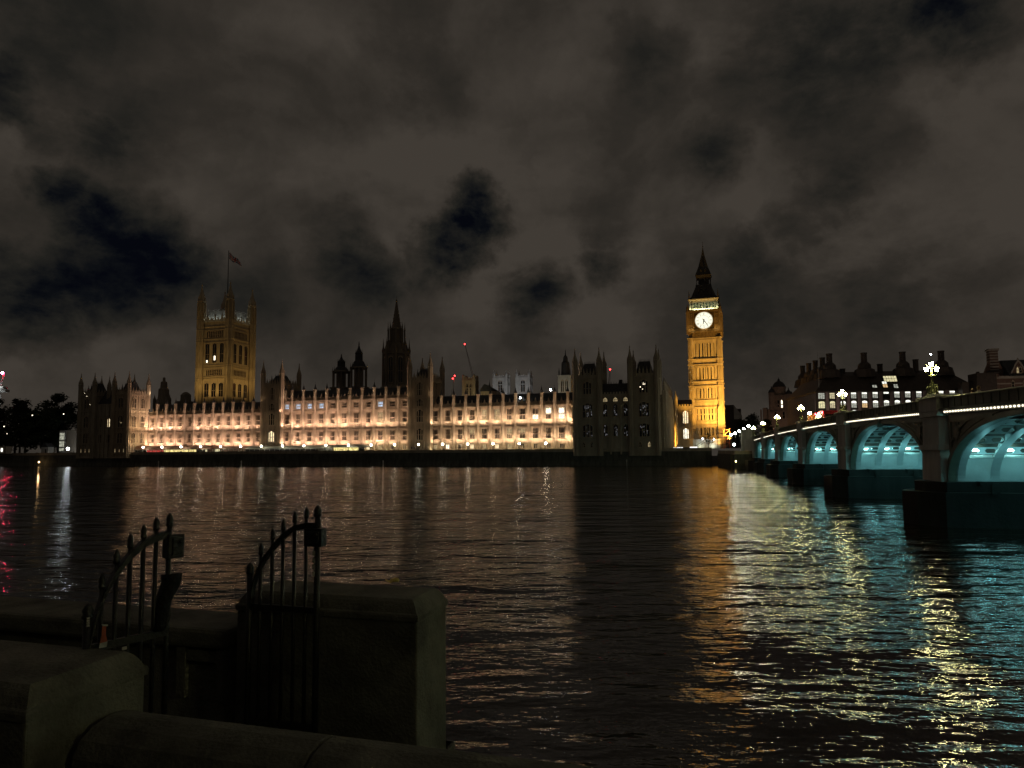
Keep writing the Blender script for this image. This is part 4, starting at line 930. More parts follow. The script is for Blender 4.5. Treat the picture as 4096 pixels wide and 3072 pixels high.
def canvas(name, col, em): 
    m = mat(name, col, .8, .15, .8, .1, 3); return m
M['pinkcan'] = canvas('pink_awning_canvas', (.42, .26, .19), 0); M['greencan'] = canvas('pale_awning_canvas', (.40, .40, .34), 0)
M['redin'] = glow('red_lit_interior', (.75, .09, .07), .55, .5, .9); M['yelin'] = glow('yellow_lit_interior', (1, .80, .30), 1.0, .45, 1.1); M['darkin'] = mat('dark_interior', (.05, .045, .04), .6, .4, 1)
M['creamin'] = glow('cream_lit_interior', (1, .9, .5), .75, .4, 1.2)
def marquee(label, s0, s1, zt, ze, mcan, segs, hip0=1.5, hip1=1.5):
    o = thing('terrace_marquee', label, 'marquee', pw((s0+s1)/2, -5, 6), PR); h = (s1-s0)/2
    b = MB(); n = 7; prof = [(-3.2, ze-6), (-2.7, ze-6+(zt-ze)*.55), (-1.6, zt-6-.1), (0, zt-6), (2.4, zt-6-.2), (3.2, zt-6-.9)]
    v = []; f = []; 
    xs = [-h, -h+hip0]+[-h+hip0+(2*h-hip0-hip1)*i/12 for i in range(1, 12)]+[h-hip1, h]
    for j, x in enumerate(xs):
        for (y, z) in prof:
            zz = z if 0 < j < len(xs)-1 else (ze-6 + (z-(ze-6))*.12)
            v.append((x, y, zz+(.06 if j % 2 else -.05)*(1 if z > ze-6 else 0)))
    for j in range(len(xs)-1):
        for k in range(len(prof)-1): a = j*len(prof)+k; f.append((a, a+1, a+1+len(prof), a+len(prof)))
    b.v = v; b.f = f; b.m = [0]*len(f); cn = b.build('canopy', mcan, o)
    sm = cn.modifiers.new('thickness', 'SOLIDIFY'); sm.thickness = .05
    b = MB(); k = int((2*h)/2.4)
    for i in range(k+1): x = -h+.1+i*(2*h-.2)/k; b.box(x-.06, x+.06, -3.2, -3.08, 0, ze-6)
    b.box(-h, h, -3.24, -3.04, ze-6-.12, ze-6+.02); b.box(-h, h, -3.2, -3.08, .7, .76); b.build('frame', M['palestone'], o)
    for (a, c, m) in segs: MB().box(a-(s0+s1)/2, c-(s0+s1)/2, -2.6, -2.5, .05, ze-6-.15).build('lit_wall', m, o)
    return o
marquee('long pink awning on the terrace, red and yellow light inside', 9.6, 54.8, 8.95, 7.2, M['pinkcan'], [(10, 19, M['darkin']), (19.3, 28.2, M['redin']), (28.6, 45.8, M['yelin']), (46, 50.4, M['darkin']), (50.6, 51.4, M['creamin']), (51.6, 54.6, M['pinkcan'])])
marquee('small pink awning on the terrace with warm walls, between the two long ones', 55.2, 70.6, 8.4, 7.3, M['pinkcan'], [(55.6, 58, M['creamin']), (58.4, 70.4, M['pinkcan'])])
marquee('long pale green-white awning on the terrace with glazed front', 71, 113, 8.4, 7.15, M['greencan'], [(71.2, 97, M['darkin']), (97.4, 106, M['darkin']), (106.4, 112.8, M['greencan'])])
marquee('short pale awning on the terrace with yellow lit windows', 113.2, 127.8, 8.6, 7.5, M['greencan'], [(113.5, 124.6, M['yelin']), (125, 127.5, M['darkin'])], .3, 3)
for s_, c in ((80, (.8, 1, .85)), (90, (.8, 1, .85)), (100, (.8, 1, .85)), (120, (1, .9, .6)), (24, (1, .3, .2)), (36, (1, .8, .4)), (63, (1, .8, .6))): light('AREA', 'awning_light', pw(s_, -7.4, 6.6), 14, c, pd(0, .9, .3), 3, .3)
# two people on the terrace, river markers
def skin_person(name, label, loc, rz, mats, pose='stand', scale=1, group=None):
    o = thing(name, label, 'person', loc, rz, group)
    V = [(0,0,.95),(0,0,1.15),(0,.01,1.38),(0,0,1.5),(0,-.02,1.6),(0,-.02,1.72), (.1,0,.9),(.11,-.03,.5),(.11,.03,.08),(.11,-.14,.04), (-.1,0,.9),(-.11,.04,.5),(-.11,.06,.08),(-.11,-.1,.04), (.19,0,1.4),(.25,.03,1.12),(.17,-.18,1.0),(.12,-.27,1.02), (-.19,0,1.4),(-.25,.03,1.12),(-.19,-.16,.98),(-.13,-.25,1.0)]
    E_ = [(0,1),(1,2),(2,3),(3,4),(4,5),(0,6),(6,7),(7,8),(8,9),(0,10),(10,11),(11,12),(12,13),(2,14),(14,15),(15,16),(16,17),(2,18),(18,19),(19,20),(20,21)]
    Rr = [.15,.14,.17,.06,.095,.07,.1,.07,.05,.04,.1,.07,.05,.04,.075,.055,.045,.035,.075,.055,.045,.035]
    me = bpy.data.meshes.new('body'); me.from_pydata(V, E_, []); b = bpy.data.objects.new('body', me); COL.objects.link(b); b.parent = o; b.scale = (scale,)*3
    md = b.modifiers.new('skin', 'SKIN'); lay = me.skin_vertices[0].data if me.skin_vertices else None
    if lay is None:
        import bmesh
        bmm = bmesh.new(); bmm.from_mesh(me); bmm.verts.layers.skin.verify(); bmm.to_mesh(me); bmm.free(); lay = me.skin_vertices[0].data
    for i, r_ in enumerate(Rr): lay[i].radius = (r_, r_*.8)
    lay[0].use_root = True
    su = b.modifiers.new('smooth', 'SUBSURF'); su.levels = 1; su.render_levels = 2; me.materials.append(mats[0])
    c = MB(); c.lathe(0, 0, [(.2, .62), (.215, .9), (.2, 1.15), (.235, 1.36), (.15, 1.47), (.08, 1.5)], 12, sy=.72)
    for k in (-1, 1): c.tube((k*.2, 0, 1.4), (k*.26, .03, 1.12), .085, 8, .075); c.tube((k*.26, .03, 1.12), (k*.18, -.17, 1.0), .075, 8, .06)
    j = c.build('coat', mats[1], o, True); j.scale = (scale,)*3
    hr = MB(); hr.ball((0, .01, 1.71), .118, 12, 8, sz=1.05); hr.lathe(0, .04, [(.08, 1.55), (.105, 1.62), (.11, 1.7)], 10); h = hr.build('hair', mats[2], o, True); h.scale = (scale,)*3
    fc = MB(); fc.ball((0, -.112, 1.65), .018, 6, 4); fc.box(-.03, .03, -.105, -.095, 1.595, 1.605)
    for k in (-1, 1): fc.ball((k*.035, -.098, 1.685), .012, 6, 4)
    f2 = fc.build('face_features', mats[0], o); f2.scale = (scale,)*3
    return o
skinm = mat('skin', (.42, .26, .18), .6, .1); coatd = mat('dark_coat', (.03, .03, .035), .8, .2); coatl = mat('pale_coat', (.42, .37, .30), .85, .2, 6); hairl = mat('fair_hair', (.32, .22, .10), .7, .3, 20); haird = mat('brown_hair', (.09, .055, .03), .6, .3, 20)
skin_person('person', 'person in a dark coat standing on the terrace, left of two by the bare wall', pw(148.6, -8.6, 5.9), PR, (skinm, coatd, haird), group='people on the terrace')
skin_person('person', 'person in a dark coat standing on the terrace, right of two by the bare wall', pw(149.9, -8.8, 5.9), PR+.5, (skinm, coatd, haird), group='people on the terrace')
for i, s_ in enumerate((30, 72.5, 138, 233)):
    o = thing('river_marker', f'small pale marker post on the river wall foot, {["leftmost of four", "second from the left", "third from the left", "rightmost, below the dark end block"][i]}', 'marker post', pw(s_, -12, 0), PR, 'marker posts along the river wall')
    b = MB(); b.tube((0, 0, -1), (0, 0, 1.5), .12, 6); b.lathe(0, 0, [(.1, 1.4), (.3, 1.55), (.1, 1.75), (.28, 1.95), (.05, 2.2)], 8); b.build('post', M['palestone'], o)
tag(MB().ball((0, 0, 0), .32, 8, 5).build('buoy_lamp', glow('amber_lamp', (1, .6, .25), 14), None, True, (-219.1, 317, 1.9)), 'small amber lamp low over the water below the dark trees', 'lamp')

# ================================================================== far left: dark trees, small lit buildings
def tree_mesh(seed, H, Rx, trunk=.35, n_cl=34, leaves=46, ls=.55, lo=.14):
    rr = random.Random(seed); t = MB(); pts = [Vector((0, 0, 0))]
    for i in range(1, 5): pts.append(Vector((rr.uniform(-.4, .4)*i*.3, rr.uniform(-.4, .4)*i*.3, H*.14*i)))
    for i in range(4): t.tube(pts[i], pts[i+1], trunk*(1-.17*i), 7, trunk*(1-.17*(i+1)))
    cl = []
    for i in range(n_cl):
        a = rr.uniform(0, 6.28); z = H*(lo+(1-lo)*rr.random()**.8); f = max(.16, math.sin(math.pi*min(.97, .12+.88*((z/H-lo)/(1-lo))*.92)))
        r = Rx*f*math.sqrt(rr.random()); cl.append(Vector((r*math.cos(a), r*math.sin(a), z)))
    for c in cl[::2]:
        b0 = pts[min(4, max(1, int(c.z/H*4.5)))]; mid = (b0+c)/2+Vector((0, 0, -.05*H)); t.tube(b0, mid, trunk*.32, 5, trunk*.2); t.tube(mid, c, trunk*.2, 5, trunk*.06)
    lf = MB()
    for c in cl:
        cr_ = Rx*rr.uniform(.2, .38)
        for _ in range(leaves):
            d_ = Vector((rr.gauss(0, 1), rr.gauss(0, 1), rr.gauss(0, .75))).normalized()*cr_*rr.random()**.4; p = c+d_
            u = Vector((rr.gauss(0, 1), rr.gauss(0, 1), rr.gauss(0, .6))).normalized(); w_ = u.orthogonal().normalized(); s_ = ls*rr.uniform(.6, 1.3)
            lf.add([tuple(p-u*s_), tuple(p+w_*s_*.45), tuple(p+u*s_), tuple(p-w_*s_*.45)], [(0, 1, 2, 3)])
    return t.mesh('trunk', M['bark']), lf.mesh('crown', M['leaf'])
TM = [tree_mesh(11, 24, 9.5, .5, 46, 50, .8), tree_mesh(12, 26, 8.5, .5, 44, 50, .8), tree_mesh(13, 22, 10, .5, 46, 50, .8)]
def tree(name, label, loc, k, sc=1, rz=0, group=None):
    o = thing(name, label, 'tree', loc, rz, group); link('trunk', TM[k][0], o).scale = (sc,)*3; link('crown', TM[k][1], o).scale = (sc,)*3; return o
LT = [(-268, 352, 1, 1.05), (-256, 352, 2, 1.1), (-240, 354, 0, 1.05), (-232, 338, 2, .95), (-262, 338, 0, 1.0), (-247, 343, 1, 1.0), (-238, 334, 2, 1.02), (-228.5, 344, 1, 1.10), (-221, 338, 0, .98), (-214, 346, 1, 1.0), (-208, 342, 2, 1.12), (-203, 352, 0, 1.06)]
LT.sort(key=lambda q: q[0]/q[1])
for i, (x, y, k, sc) in enumerate(LT):
    tree('broadleaf_tree', f'dark leafy park tree, {ORD[i]} from the left edge' if i else 'dark leafy park tree at the far left edge', (x, y, 5.9), k, sc, i*1.3, 'dark trees left of the palace')
o = thing('glazed_stair_block', 'small block with two glowing glazed storeys beside the far left trees', 'building', (-218, 331, 5.9), PR)
MB().box(-1.9, 1.9, 0, 4, 0, 11).build('wall', M['palestone'], o)
for z, h in ((1.2, 1.2), (3.2, 2.6), (6.6, 3.2)):
    f = MB(); 
    for k in range(6): f.box(-1.5+k*.6-.05, -1.5+k*.6+.05, -.2, -.02, z, z+h)
    f.box(-1.6, 1.6, -.2, -.02, z+h*.6, z+h*.6+.1); w_ = f.build('window', M['iron'], o); MB().box(-1.5, 1.5, -.08, -.01, z, z+h).build('pane', glow('office_glow', (.95, .95, .75), .55, .6, 1.2), w_)
o = thing('white_wall_block', 'plain pale wall lit by one white lamp, left of the dark end block', 'building', (-212.5, 329, 5.9), PR)
MB().box(-3.4, 4, 0, 5, 0, 4.2).box(-3.4, 4, .4, 5, 4.2, 11).build('wall', M['stone2'], o)
tag(MB().ball((0, 0, 0), .6, 8, 6).build('wall_floodlamp', glow('strong_white_lamp', (.9, .95, 1), 55), None, True, (-207.6, 319.5, 8.0)), 'very bright white lamp in front of the pale wall at far left', 'lamp')
o = thing('gatehouse_hut', 'tiny pale hut with dark pitched roof below the left trees', 'hut', (-223.5, 327, 5.9), PR)
MB().box(-2.2, 2, 0, 3, 0, 3).build('wall', M['palestone'], o); MB().prism([(-2.6, 3), (0, 5), (2.4, 3)], -.3, 3.3).build('roof', M['slate'], o); MB().box(.2, 1.0, -.06, .02, 0, 2).build('door', M['iron'], o)
o = thing('park_pavilion', 'low building with small bright windows at the far left below the trees', 'building', (-243, 322, 5.9), PR)
MB().box(-6, 6, 0, 3, 0, 3.4).build('wall', M['stone2'], o)
for x in (-3.6, -.6, 1.0, 3.6): MB().box(x-.55, x+.55, -.1, .02, .9, 2.6).build('window', glow('pavilion_window', (1, .97, .85), 1.6, .6, 2), o)
for i, (x, z) in enumerate(((-245, 19), (-231.6, 24.3), (-243.5, 15.4), (-216.5, 24.8))): tag(MB().ball((0, 0, 0), .28, 6, 4).build('park_light', M['spark'], None, True, (x, 329, z)), 'small light among the dark leaves, ' + ['upper one at the far left', 'in the middle of the trees', 'lower one at the far left', 'nearest the palace'][i], 'light', 'small lights among the left trees')
# small tree in front of the clock tower, trees beyond the bridge end
tm = tree_mesh(21, 6.2, 3.0, .16, 26, 26, .26, .3); o = thing('small_tree', 'small thin-leaved tree silhouetted before the clock tower foot', 'tree', (86.3, 301, 6)); link('trunk', tm[0], o); link('crown', tm[1], o)
for i, (x, y, k, sc) in enumerate(((133, 395, 2, .72), (141, 400, 0, .78), (150, 402, 1, .62))): tree('street_tree', 'dark round tree beyond the bridge end, ' + ['nearest the clock tower', 'middle one of three', 'nearest the domed building'][i], (x, y, 5.9), k, sc, i*2, 'dark trees beyond the bridge end')
o = thing('dark_office_block', 'dark block with stepped roof just right of the clock tower', 'building', (134, 428, 0), R(-20))
MB().box(-9, 9, 0, 14, 5.9, 30.5).box(-3, 5, 0, 8, 30.5, 33).box(-7.5, -5, 1, 3, 30.5, 32.5).build('wall', M['brown'], o); MB().prism([(5, 33), (9.5, 26.5), (9.5, 24), (5, 24)], -.5, 8).build('roof', M['palestone'], o)
# ================================================================== the arched bridge
BR = thing('arch_bridge', 'green iron arch bridge with teal light under its arches', 'bridge', BO, BRR)
# local frame: x along the bridge, y = toward the viewer's side (upstream); y = -d
PT = [-60, -29.5, 1.0, 31.8, 62.2, 91.9, 117.6, 141.0]
HWP = [3.2, 2.2, 2.2, 2.4, 2.6, 2.6, 2.6, 3.0]
def ptop(t): return 10.12-(t-49)**2*(1.95e-4 if t < 49 else 1.15e-4)
def crown(t): return 8.3-(t-49)**2*(1.5e-4 if t < 49 else 9e-5)
DEPTH = 17.5
def arch_z(t, a, c, z0=3.3):
    m = (a+c)/2; h = (c-a)/2; u = max(-1, min(1, (t-m)/h)); return z0+(crown(m)-z0)*(max(0, 1-abs(u)**2.3))**(1/2.1)
for i in range(len(PT)-1):
    a = PT[i]+HWP[i]; c = PT[i+1]-HWP[i+1]; n = 40
    ts = [a+(c-a)*(.5-.5*math.cos(math.pi*k/n)) for k in range(n+1)]
    b = MB()
    for k in range(n):       # spandrel wall above the arch
        t0, t1 = ts[k], ts[k+1]; b.prism([(t0, arch_z(t0, a, c)), (t1, arch_z(t1, a, c)), (t1, ptop(t1)-1.1), (t0, ptop(t0)-1.1)], -.75, -.3)
    for k in range(n):       # mouldings round the arch
        t0, t1 = ts[k], ts[k+1]; z0, z1 = arch_z(t0, a, c), arch_z(t1, a, c); m_ = (a+c)/2
        def o_(t, z, g): v = Vector((t-m_, (z-3.3)*2.2)); L_ = max(v.length, .1); return (t-v.x/L_*-g, z+max(.25*g, v.y/L_*g))
        for g0, g1, y in ((-.02, .34, -.12), (.5, .66, -.2)):
            p = [o_(t0, z0, g0), o_(t1, z1, g0), o_(t1, z1, g1), o_(t0, z0, g1)]; b.prism(p, -.4, y)
    # sunk spandrel panel frames
    for sgn, e_ in ((1, a), (-1, c)):
        x0 = e_+sgn*.5; xe = e_+sgn*min(8, (c-a)*.3); zt = ptop((x0+xe)/2)-1.75
        b.box(x0, xe, -.32, -.2, zt-.12, zt+.06); b.box(x0, x0+sgn*.2, -.32, -.2, 5.6, zt)
        for k in range(7):
            u = k/7; t0 = x0+(xe-x0)*u; t1 = x0+(xe-x0)*(u+1/7); zz0 = min(zt, arch_z(t0+sgn*.4, a, c)+1.0); zz1 = min(zt, arch_z(t1+sgn*.4, a, c)+1.0); b.prism([(t0, zz0-.09), (t1, zz1-.09), (t1, zz1+.09), (t0, zz0+.09)], -.32, -.2)
        cx, cz_ = x0+sgn*1.3, zt-1.0     # shield and tracery in the panel
        b.prism([(cx-.45, cz_+.5), (cx+.45, cz_+.5), (cx+.45, cz_-.1), (cx, cz_-.7), (cx-.45, cz_-.1)], -.32, -.16)
        for k in range(10): an = k*.628; b.box(cx+.75*math.cos(an)-.08, cx+.75*math.cos(an)+.08, -.32, -.22, cz_+.75*math.sin(an)-.08, cz_+.75*math.sin(an)+.08)
    # shield boss under the cornice mid-span
    m_ = (a+c)/2; zc = ptop(m_)-1.3; b.prism([(m_-.55, zc+.6), (m_+.55, zc+.6), (m_+.55, zc-.1), (m_, zc-.8), (m_-.55, zc-.1)], -.3, .12)
    b.build('spandrel', M['bridge'], BR)
    # underside: ribs, cross girders with openings, deck soffit
    rb = MB()
    for k in range(n): t0, t1 = ts[k], ts[k+1]; rb.prism([(t0, arch_z(t0, a, c)+.06), (t1, arch_z(t1, a, c)+.06), (t1, arch_z(t1, a, c)+.62), (t0, arch_z(t0, a, c)+.62)], -.14, .14); rb.prism([(t0, arch_z(t0, a, c)), (t1, arch_z(t1, a, c)), (t1, arch_z(t1, a, c)+.07), (t0, arch_z(t0, a, c)+.07)], -.3, .3)
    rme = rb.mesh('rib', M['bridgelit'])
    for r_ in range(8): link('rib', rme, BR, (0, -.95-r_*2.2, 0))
    cg = MB(); ns = 8
    for k in range(2, 2*ns-1):
        t = (a+c)/2-(c-a)/2*math.cos(math.pi*k/(2*ns)); z0 = arch_z(t, a, c)+.1; zd = ptop(t)-2.0
        h = .52
        cg.box(t-.07, t+.07, -DEPTH+.8, -.75, z0, z0+.11); cg.box(t-.07, t+.07, -DEPTH+.8, -.75, z0+h-.11, z0+h)
        y = -1.0
        for j in range(16):
            yy = -.95-j*1.1; cg.box(t-.07, t+.07, yy-.16, yy+.16, z0+.1, z0+h-.1)
            for q_ in (-1, 1): cg.prism([(yy+q_*.15, z0+.1), (yy+q_*.3, z0+.1), (yy+q_*.15, z0+.24)], t-.07, t+.07, axis='x'); cg.prism([(yy+q_*.15, z0+h-.1), (yy+q_*.15, z0+h-.24), (yy+q_*.3, z0+h-.1)], t-.07, t+.07, axis='x')
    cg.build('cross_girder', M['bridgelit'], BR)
    # pier flank lining with spring ledge
    for sgn, e_ in ((1, a), (-1, c)):
        f = MB(); f.box(e_+sgn*.02, e_-sgn*.5, -DEPTH, -.75, 3.3, 5.2); f.box(e_+sgn*.14, e_-sgn*.5, -DEPTH, -.75, 5.0, 5.16)
        MB().box(e_-sgn*.15, e_-sgn*.5, -DEPTH, -.75, 5.2, 8.2).build('pier_wall_shade', M['algae_and_shade'], BR)  # near-black upper lining paints in the shade between the girders
        for k in range(3): f.box(e_+sgn*.035, e_, -3-k*5.2, -2.94-k*5.2, 3.3, 5.0)
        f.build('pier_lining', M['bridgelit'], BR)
        for r_ in range(7 if i < 5 else 4):
            if sgn < 0 or r_ in (1, 4):
                l_ = MB(); l_.box(e_+sgn*.12, e_+sgn*.30, -.38, .38, -.11, .11); lo = l_.build('under_arch_lamp', M['teal'], BR, loc=(0, -2.05-r_*2.2, 5.62))
            if sgn < 0: light('POINT', 'under_arch_light', bw(e_-2.2, 2.05+r_*2.2, 5.5), 34, (.30, .94, 1), size=.1)
            else: light('AREA', 'under_arch_light', bw(e_+sgn*(.5 if sgn > 0 else 1.3), 2.05+r_*2.2, 5.75), 230, (.30, .94, 1), BE*sgn*.9+Vector((0, 0, .42)), .7, .2)
    if c-a > 20: light('AREA', 'under_arch_fill', bw((a+c)/2, 9, 6.6), 30, (.34, .92, 1), (0, 0, -1), 8, 8)  # added fill light at mid-span; the fixtures sit only at the piers
dk_ = MB(); T = [-66+i*3.5 for i in range(61)]
for t0, t1 in zip(T, T[1:]): dk_.add([(t0, -.7, ptop(t0)-1.9), (t1, -.7, ptop(t1)-1.9), (t1, -DEPTH, ptop(t1)-1.9), (t0, -DEPTH, ptop(t0)-1.9), (t0, -.7, ptop(t0)-1.25), (t1, -.7, ptop(t1)-1.25), (t1, -DEPTH, ptop(t1)-1.25), (t0, -DEPTH, ptop(t0)-1.25)], [(0, 1, 2, 3), (4, 7, 6, 5), (0, 4, 5, 1), (3, 2, 6, 7)])
dk_.build('deck', M['asphalt'], BR)
for y0, y1 in ((-.62, -.12), (-DEPTH, -DEPTH+.45)):
    b = MB()
    def band(z0, z1, ya, yb):
        for t0, t1 in zip(T, T[1:]): b.add([(t0, ya, ptop(t0)+z0), (t1, ya, ptop(t1)+z0), (t1, yb, ptop(t1)+z0), (t0, yb, ptop(t0)+z0), (t0, ya, ptop(t0)+z1), (t1, ya, ptop(t1)+z1), (t1, yb, ptop(t1)+z1), (t0, yb, ptop(t0)+z1)], [(0, 3, 2, 1), (4, 5, 6, 7), (0, 1, 5, 4), (3, 7, 6, 2)])
    def slope(z0, z1, z2, ya, yb):
        for t0, t1 in zip(T, T[1:]): b.add([(t0, ya, ptop(t0)+z0), (t1, ya, ptop(t1)+z0), (t1, yb, ptop(t1)+z0), (t0, yb, ptop(t0)+z0), (t0, ya, ptop(t0)+z1), (t1, ya, ptop(t1)+z1), (t1, yb, ptop(t1)+z2), (t0, yb, ptop(t0)+z2)], [(0, 3, 2, 1), (4, 5, 6, 7), (0, 1, 5, 4), (3, 7, 6, 2)])
    band(-1.15, -.16, y0, y1); slope(-1.1, -.84, -1.0, y1-.1, y1+.38); band(-1.32, -1.1, y1-.4, y1+.12)
    for k in range(170):
        t = -62+k*1.2; b.box(t-.09, t+.09, y1-.02, y1+.05, ptop(t)-.86, ptop(t)-.2)
    b.build('parapet', M['bridge'], BR)
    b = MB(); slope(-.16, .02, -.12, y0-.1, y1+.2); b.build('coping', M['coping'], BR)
# bulbs under the cornice: the nearest hundred as parts, the rest as one
lme = MB().ball((0, 0, 0), .075, 8, 5).mesh('cornice_bulb', M['led'], True); rest = MB(); cnt = 0; t = -29.5
while t < 139:
    near_pier = min(abs(t-p) for p in PT) < 2.5
    if not near_pier:
        z = ptop(t)-1.2; r0 = .075
        if cnt < 98: link('cornice_bulb', lme, BR, (t, .12, z)); cnt += 1
        else: rest.ball((t, .12, z), .07, 5, 3)
    t += .52 if t < 60 else .6
tag(rest.build('cornice_bulb', M['led'], BR), kind='stuff')
# piers: octagonal fronts, caps and dark cutwaters
for i, t in enumerate(PT):
    h = HWP[i]; zt = ptop(t); b = MB(); z0 = 3.1
    if i in (0, 7): b.box(t-h, t+h+ (0 if i == 0 else 30), -DEPTH, -.3, -3, 8.6)
    def front(za, zb, w0, w1, y): b.frustum(t-w0, t+w0, -1.2, y, za, t-w1, t+w1, -1.2, y-.05, zb)
    front(z0, 5.6, h*.92, h*.9, .30); front(5.6, 6.0, h*1.02, h*.95, .42); front(6.0, zt-1.5, h*.82, h*.78, .22); front(zt-1.5, zt-1.1, h*.85, h*.98, .35); front(zt-1.1, zt-.1, h*.9, h*.9, .35); front(zt-.1, zt+.12, h*1.02, h*1.0, .5)
    b.box(t-h*.8, t+h*.8, -DEPTH, -1.2, 3, zt-2.1); b.box(t-h*.8, t+h*.8, -DEPTH-1, -DEPTH, 3, zt)
    b.build('pier', M['pier'], BR)
    w_ = MB(); H = h+.9; w_.prism([(t-H, -DEPTH-2), (t+H, -DEPTH-2), (t+H, .4), (t+H*.5, 1.8), (t, 2.4), (t-H*.5, 1.8), (t-H, .4)], -3, 2.5, axis='z'); w_.prism([(t-h-.3, -DEPTH-1), (t+h+.3, -DEPTH-1), (t+h+.3, .1), (t+h*.5, 1.1), (t, 1.5), (t-h*.5, 1.1), (t-h-.3, .1)], 2.5, 3.25, axis='z')
    for k in range(4):
        if i < 7: w_.box(t-H-.25, t-H, -3-k*4, -2.5-k*4, 2.4, 3.2); w_.box(t-h-.8, t-h, -2.2-k*4, -1.9-k*4, 3.05, 3.3)
    w_.build('cutwater', M['algae_and_shade'], BR)
# triple lantern lamps on the piers
LP = thing('bridge_lamp', '', 'street lamp', bw(PT[2], .1, ptop(PT[2])+.12), BRR, 'three-lantern lamps on the bridge piers')
b = MB(); b.lathe(0, 0, [(.75, 0), (.75, .18), (.55, .28)], 8); b.build('base', M['bridge'], LP)
M['lampgreen'] = mat('green_gold_lamp_iron', (.19, .20, .10), .45, .3, 3, .2, 10, metal=.25)
b = MB(); b.lathe(0, 0, [(.30, .2), (.34, .5), (.22, .7), (.17, 1.4), (.13, 2.1), (.15, 2.15), (.3, 2.2), (.34, 2.3), (.2, 2.38), (.11, 2.45), (.09, 3.6)], 10)
for k in range(4):
    an = math.pi/4+k*math.pi/2; x, y = .5*math.cos(an), .5*math.sin(an); b.lathe(x, y, [(.13, .2), (.16, .35), (.1, .45), (.13, .85), (.17, .9), (.1, 1.05), (.04, 1.2), (.06, 1.28), (.02, 1.4)], 8)
b.build('post', M['lampgreen'], LP)
def lantern(x, y, z, s=1):
    f = MB(); f.lathe(0, 0, [(.05, -.12*s), (.1*s, -.02), (.16*s, 0)], 8); f.lathe(0, 0, [(.29*s, .55*s), (.31*s, .6*s), (.2*s, .74*s), (.09*s, .82*s), (.06*s, .95*s), (.015, 1.05*s)], 8)
    for k in range(8): an = math.pi/8+k*math.pi/4; f.tube((.16*s*math.cos(an), .16*s*math.sin(an), 0), (.29*s*math.cos(an), .29*s*math.sin(an), .56*s), .012, 4)
    o = f.build('lantern', M['lampgreen'], LP, loc=(x, y, z)); g_ = MB(); g_.lathe(0, 0, [(.15*s, .02), (.275*s, .54*s)], 8); g_.build('glass', M['lantern'], o); return o
for (x, y, z) in ((0, 0, 3.3), (.15, -.56, 2.75), (-.15, .56, 2.75)):
    lantern(x, y, z, .78)
    if z < 3: bb = MB(); bb.path([(0, 0, 2.3), (x*.5, y*.5, 2.25), (x*.95, y*.95, 2.42), (x, y, 2.55)], .035, 5); bb.build('bracket', M['lampgreen'], LP)
def tree_children(o):
    out = []
    for c in children(o): out.append((c, children(c)))
    return out
KT = tree_children(LP); LP.scale = (.7, .7, .7)
def copy_lamp(loc, rz, label, sc=1):
    c = LP.copy(); COL.objects.link(c); c.location = loc; c.rotation_euler = (0, 0, rz); c['label'] = label
    for ch, gs in KT:
        d = ch.copy(); COL.objects.link(d); d.parent = c
        for g_ in gs: h = g_.copy(); COL.objects.link(h); h.parent = d
    return c
LP['label'] = 'three-lantern street lamp on the nearest visible bridge pier, large yellow glow'
for i, lab in ((0, 'three-lantern lamp on the near end pier of the bridge'), (1, 'three-lantern lamp on the bridge pier close by the right shore'), (3, 'three-lantern lamp on the second visible bridge pier, before the bronze office block'), (4, 'three-lantern lamp on the bridge before the office corner, beside the red vehicle'), (5, 'three-lantern lamp on the bridge right of the domed building foot'), (6, 'three-lantern lamp on the bridge before the dark street trees'), (7, 'three-lantern lamp on the far end pier of the bridge')):
    copy_lamp(bw(PT[i], .1, ptop(PT[i])+.12), BRR, lab)
tag(MB().ball((0, 0, 0), .06, 8, 6).build('camera_lamp', M['white'], None, True, bw(PT[2], .1, ptop(PT[2])+3.4)), 'tiny white light above the nearest bridge lamp', 'light')
# traffic and people
skin_person('person', 'person with fair hair and pale coat behind the bridge parapet', bw(-2.4, 2.0, ptop(-2)-1.25), BRR-.9, (skinm, coatl, hairl), scale=1.03)
skin_person('person', 'person in a dark coat behind the bridge parapet, left of the fair-haired one', bw(-.2, 2.4, ptop(-1)-1.25), BRR+2.4, (skinm, coatd, haird), scale=1.0)
skin_person('person', 'person in a pale coat by the parapet below the far bridge lamp', bw(57, 2.2, ptop(57)-1.25), BRR+1.9, (skinm, coatl, haird))
M['vanred'] = mat('red_vehicle_paint', (.42, .015, .02), .35, .1, .5, spec=.5)
M['tail'] = glow('red_tail_lamp', (1, .05, .06), 26); M['tailmid'] = glow('bright_brake_lamp', (1, .16, .14), 60)
o = thing('red_van', 'red van with three glowing rear lamps on the bridge', 'van', bw(64.5, 5.0, ptop(65)-1.25), BRR)
b = MB(); b.prism([(0, .45), (8.2, .45), (8.2, 1.7), (7.2, 2.0), (6.4, 3.1), (.2, 3.2), (0, 2.9)], -1.1, 1.1); b.build('body', M['vanred'], o)
for x in (1.4, 6.6):
    for y in (-1.1, 1.1): w_ = MB(); w_.tube((x, y-.12, .42), (x, y+.12, .42), .42, 14); w_.build('wheel', M['iron'], o)
MB().box(-.03, .02, -.8, .8, 1.7, 2.6).build('rear_window', M['glass'], o); MB().box(1.2, 5.6, 1.08, 1.13, 2.0, 2.75).build('side_window', M['glass'], o)
for x, y, m in ((-.05, .95, 'tail'), (-.05, -.95, 'tail')): MB().box(x-.04, x+.03, y-.12, y+.12, 1.1, 1.6).build('tail_lamp', M[m], o)
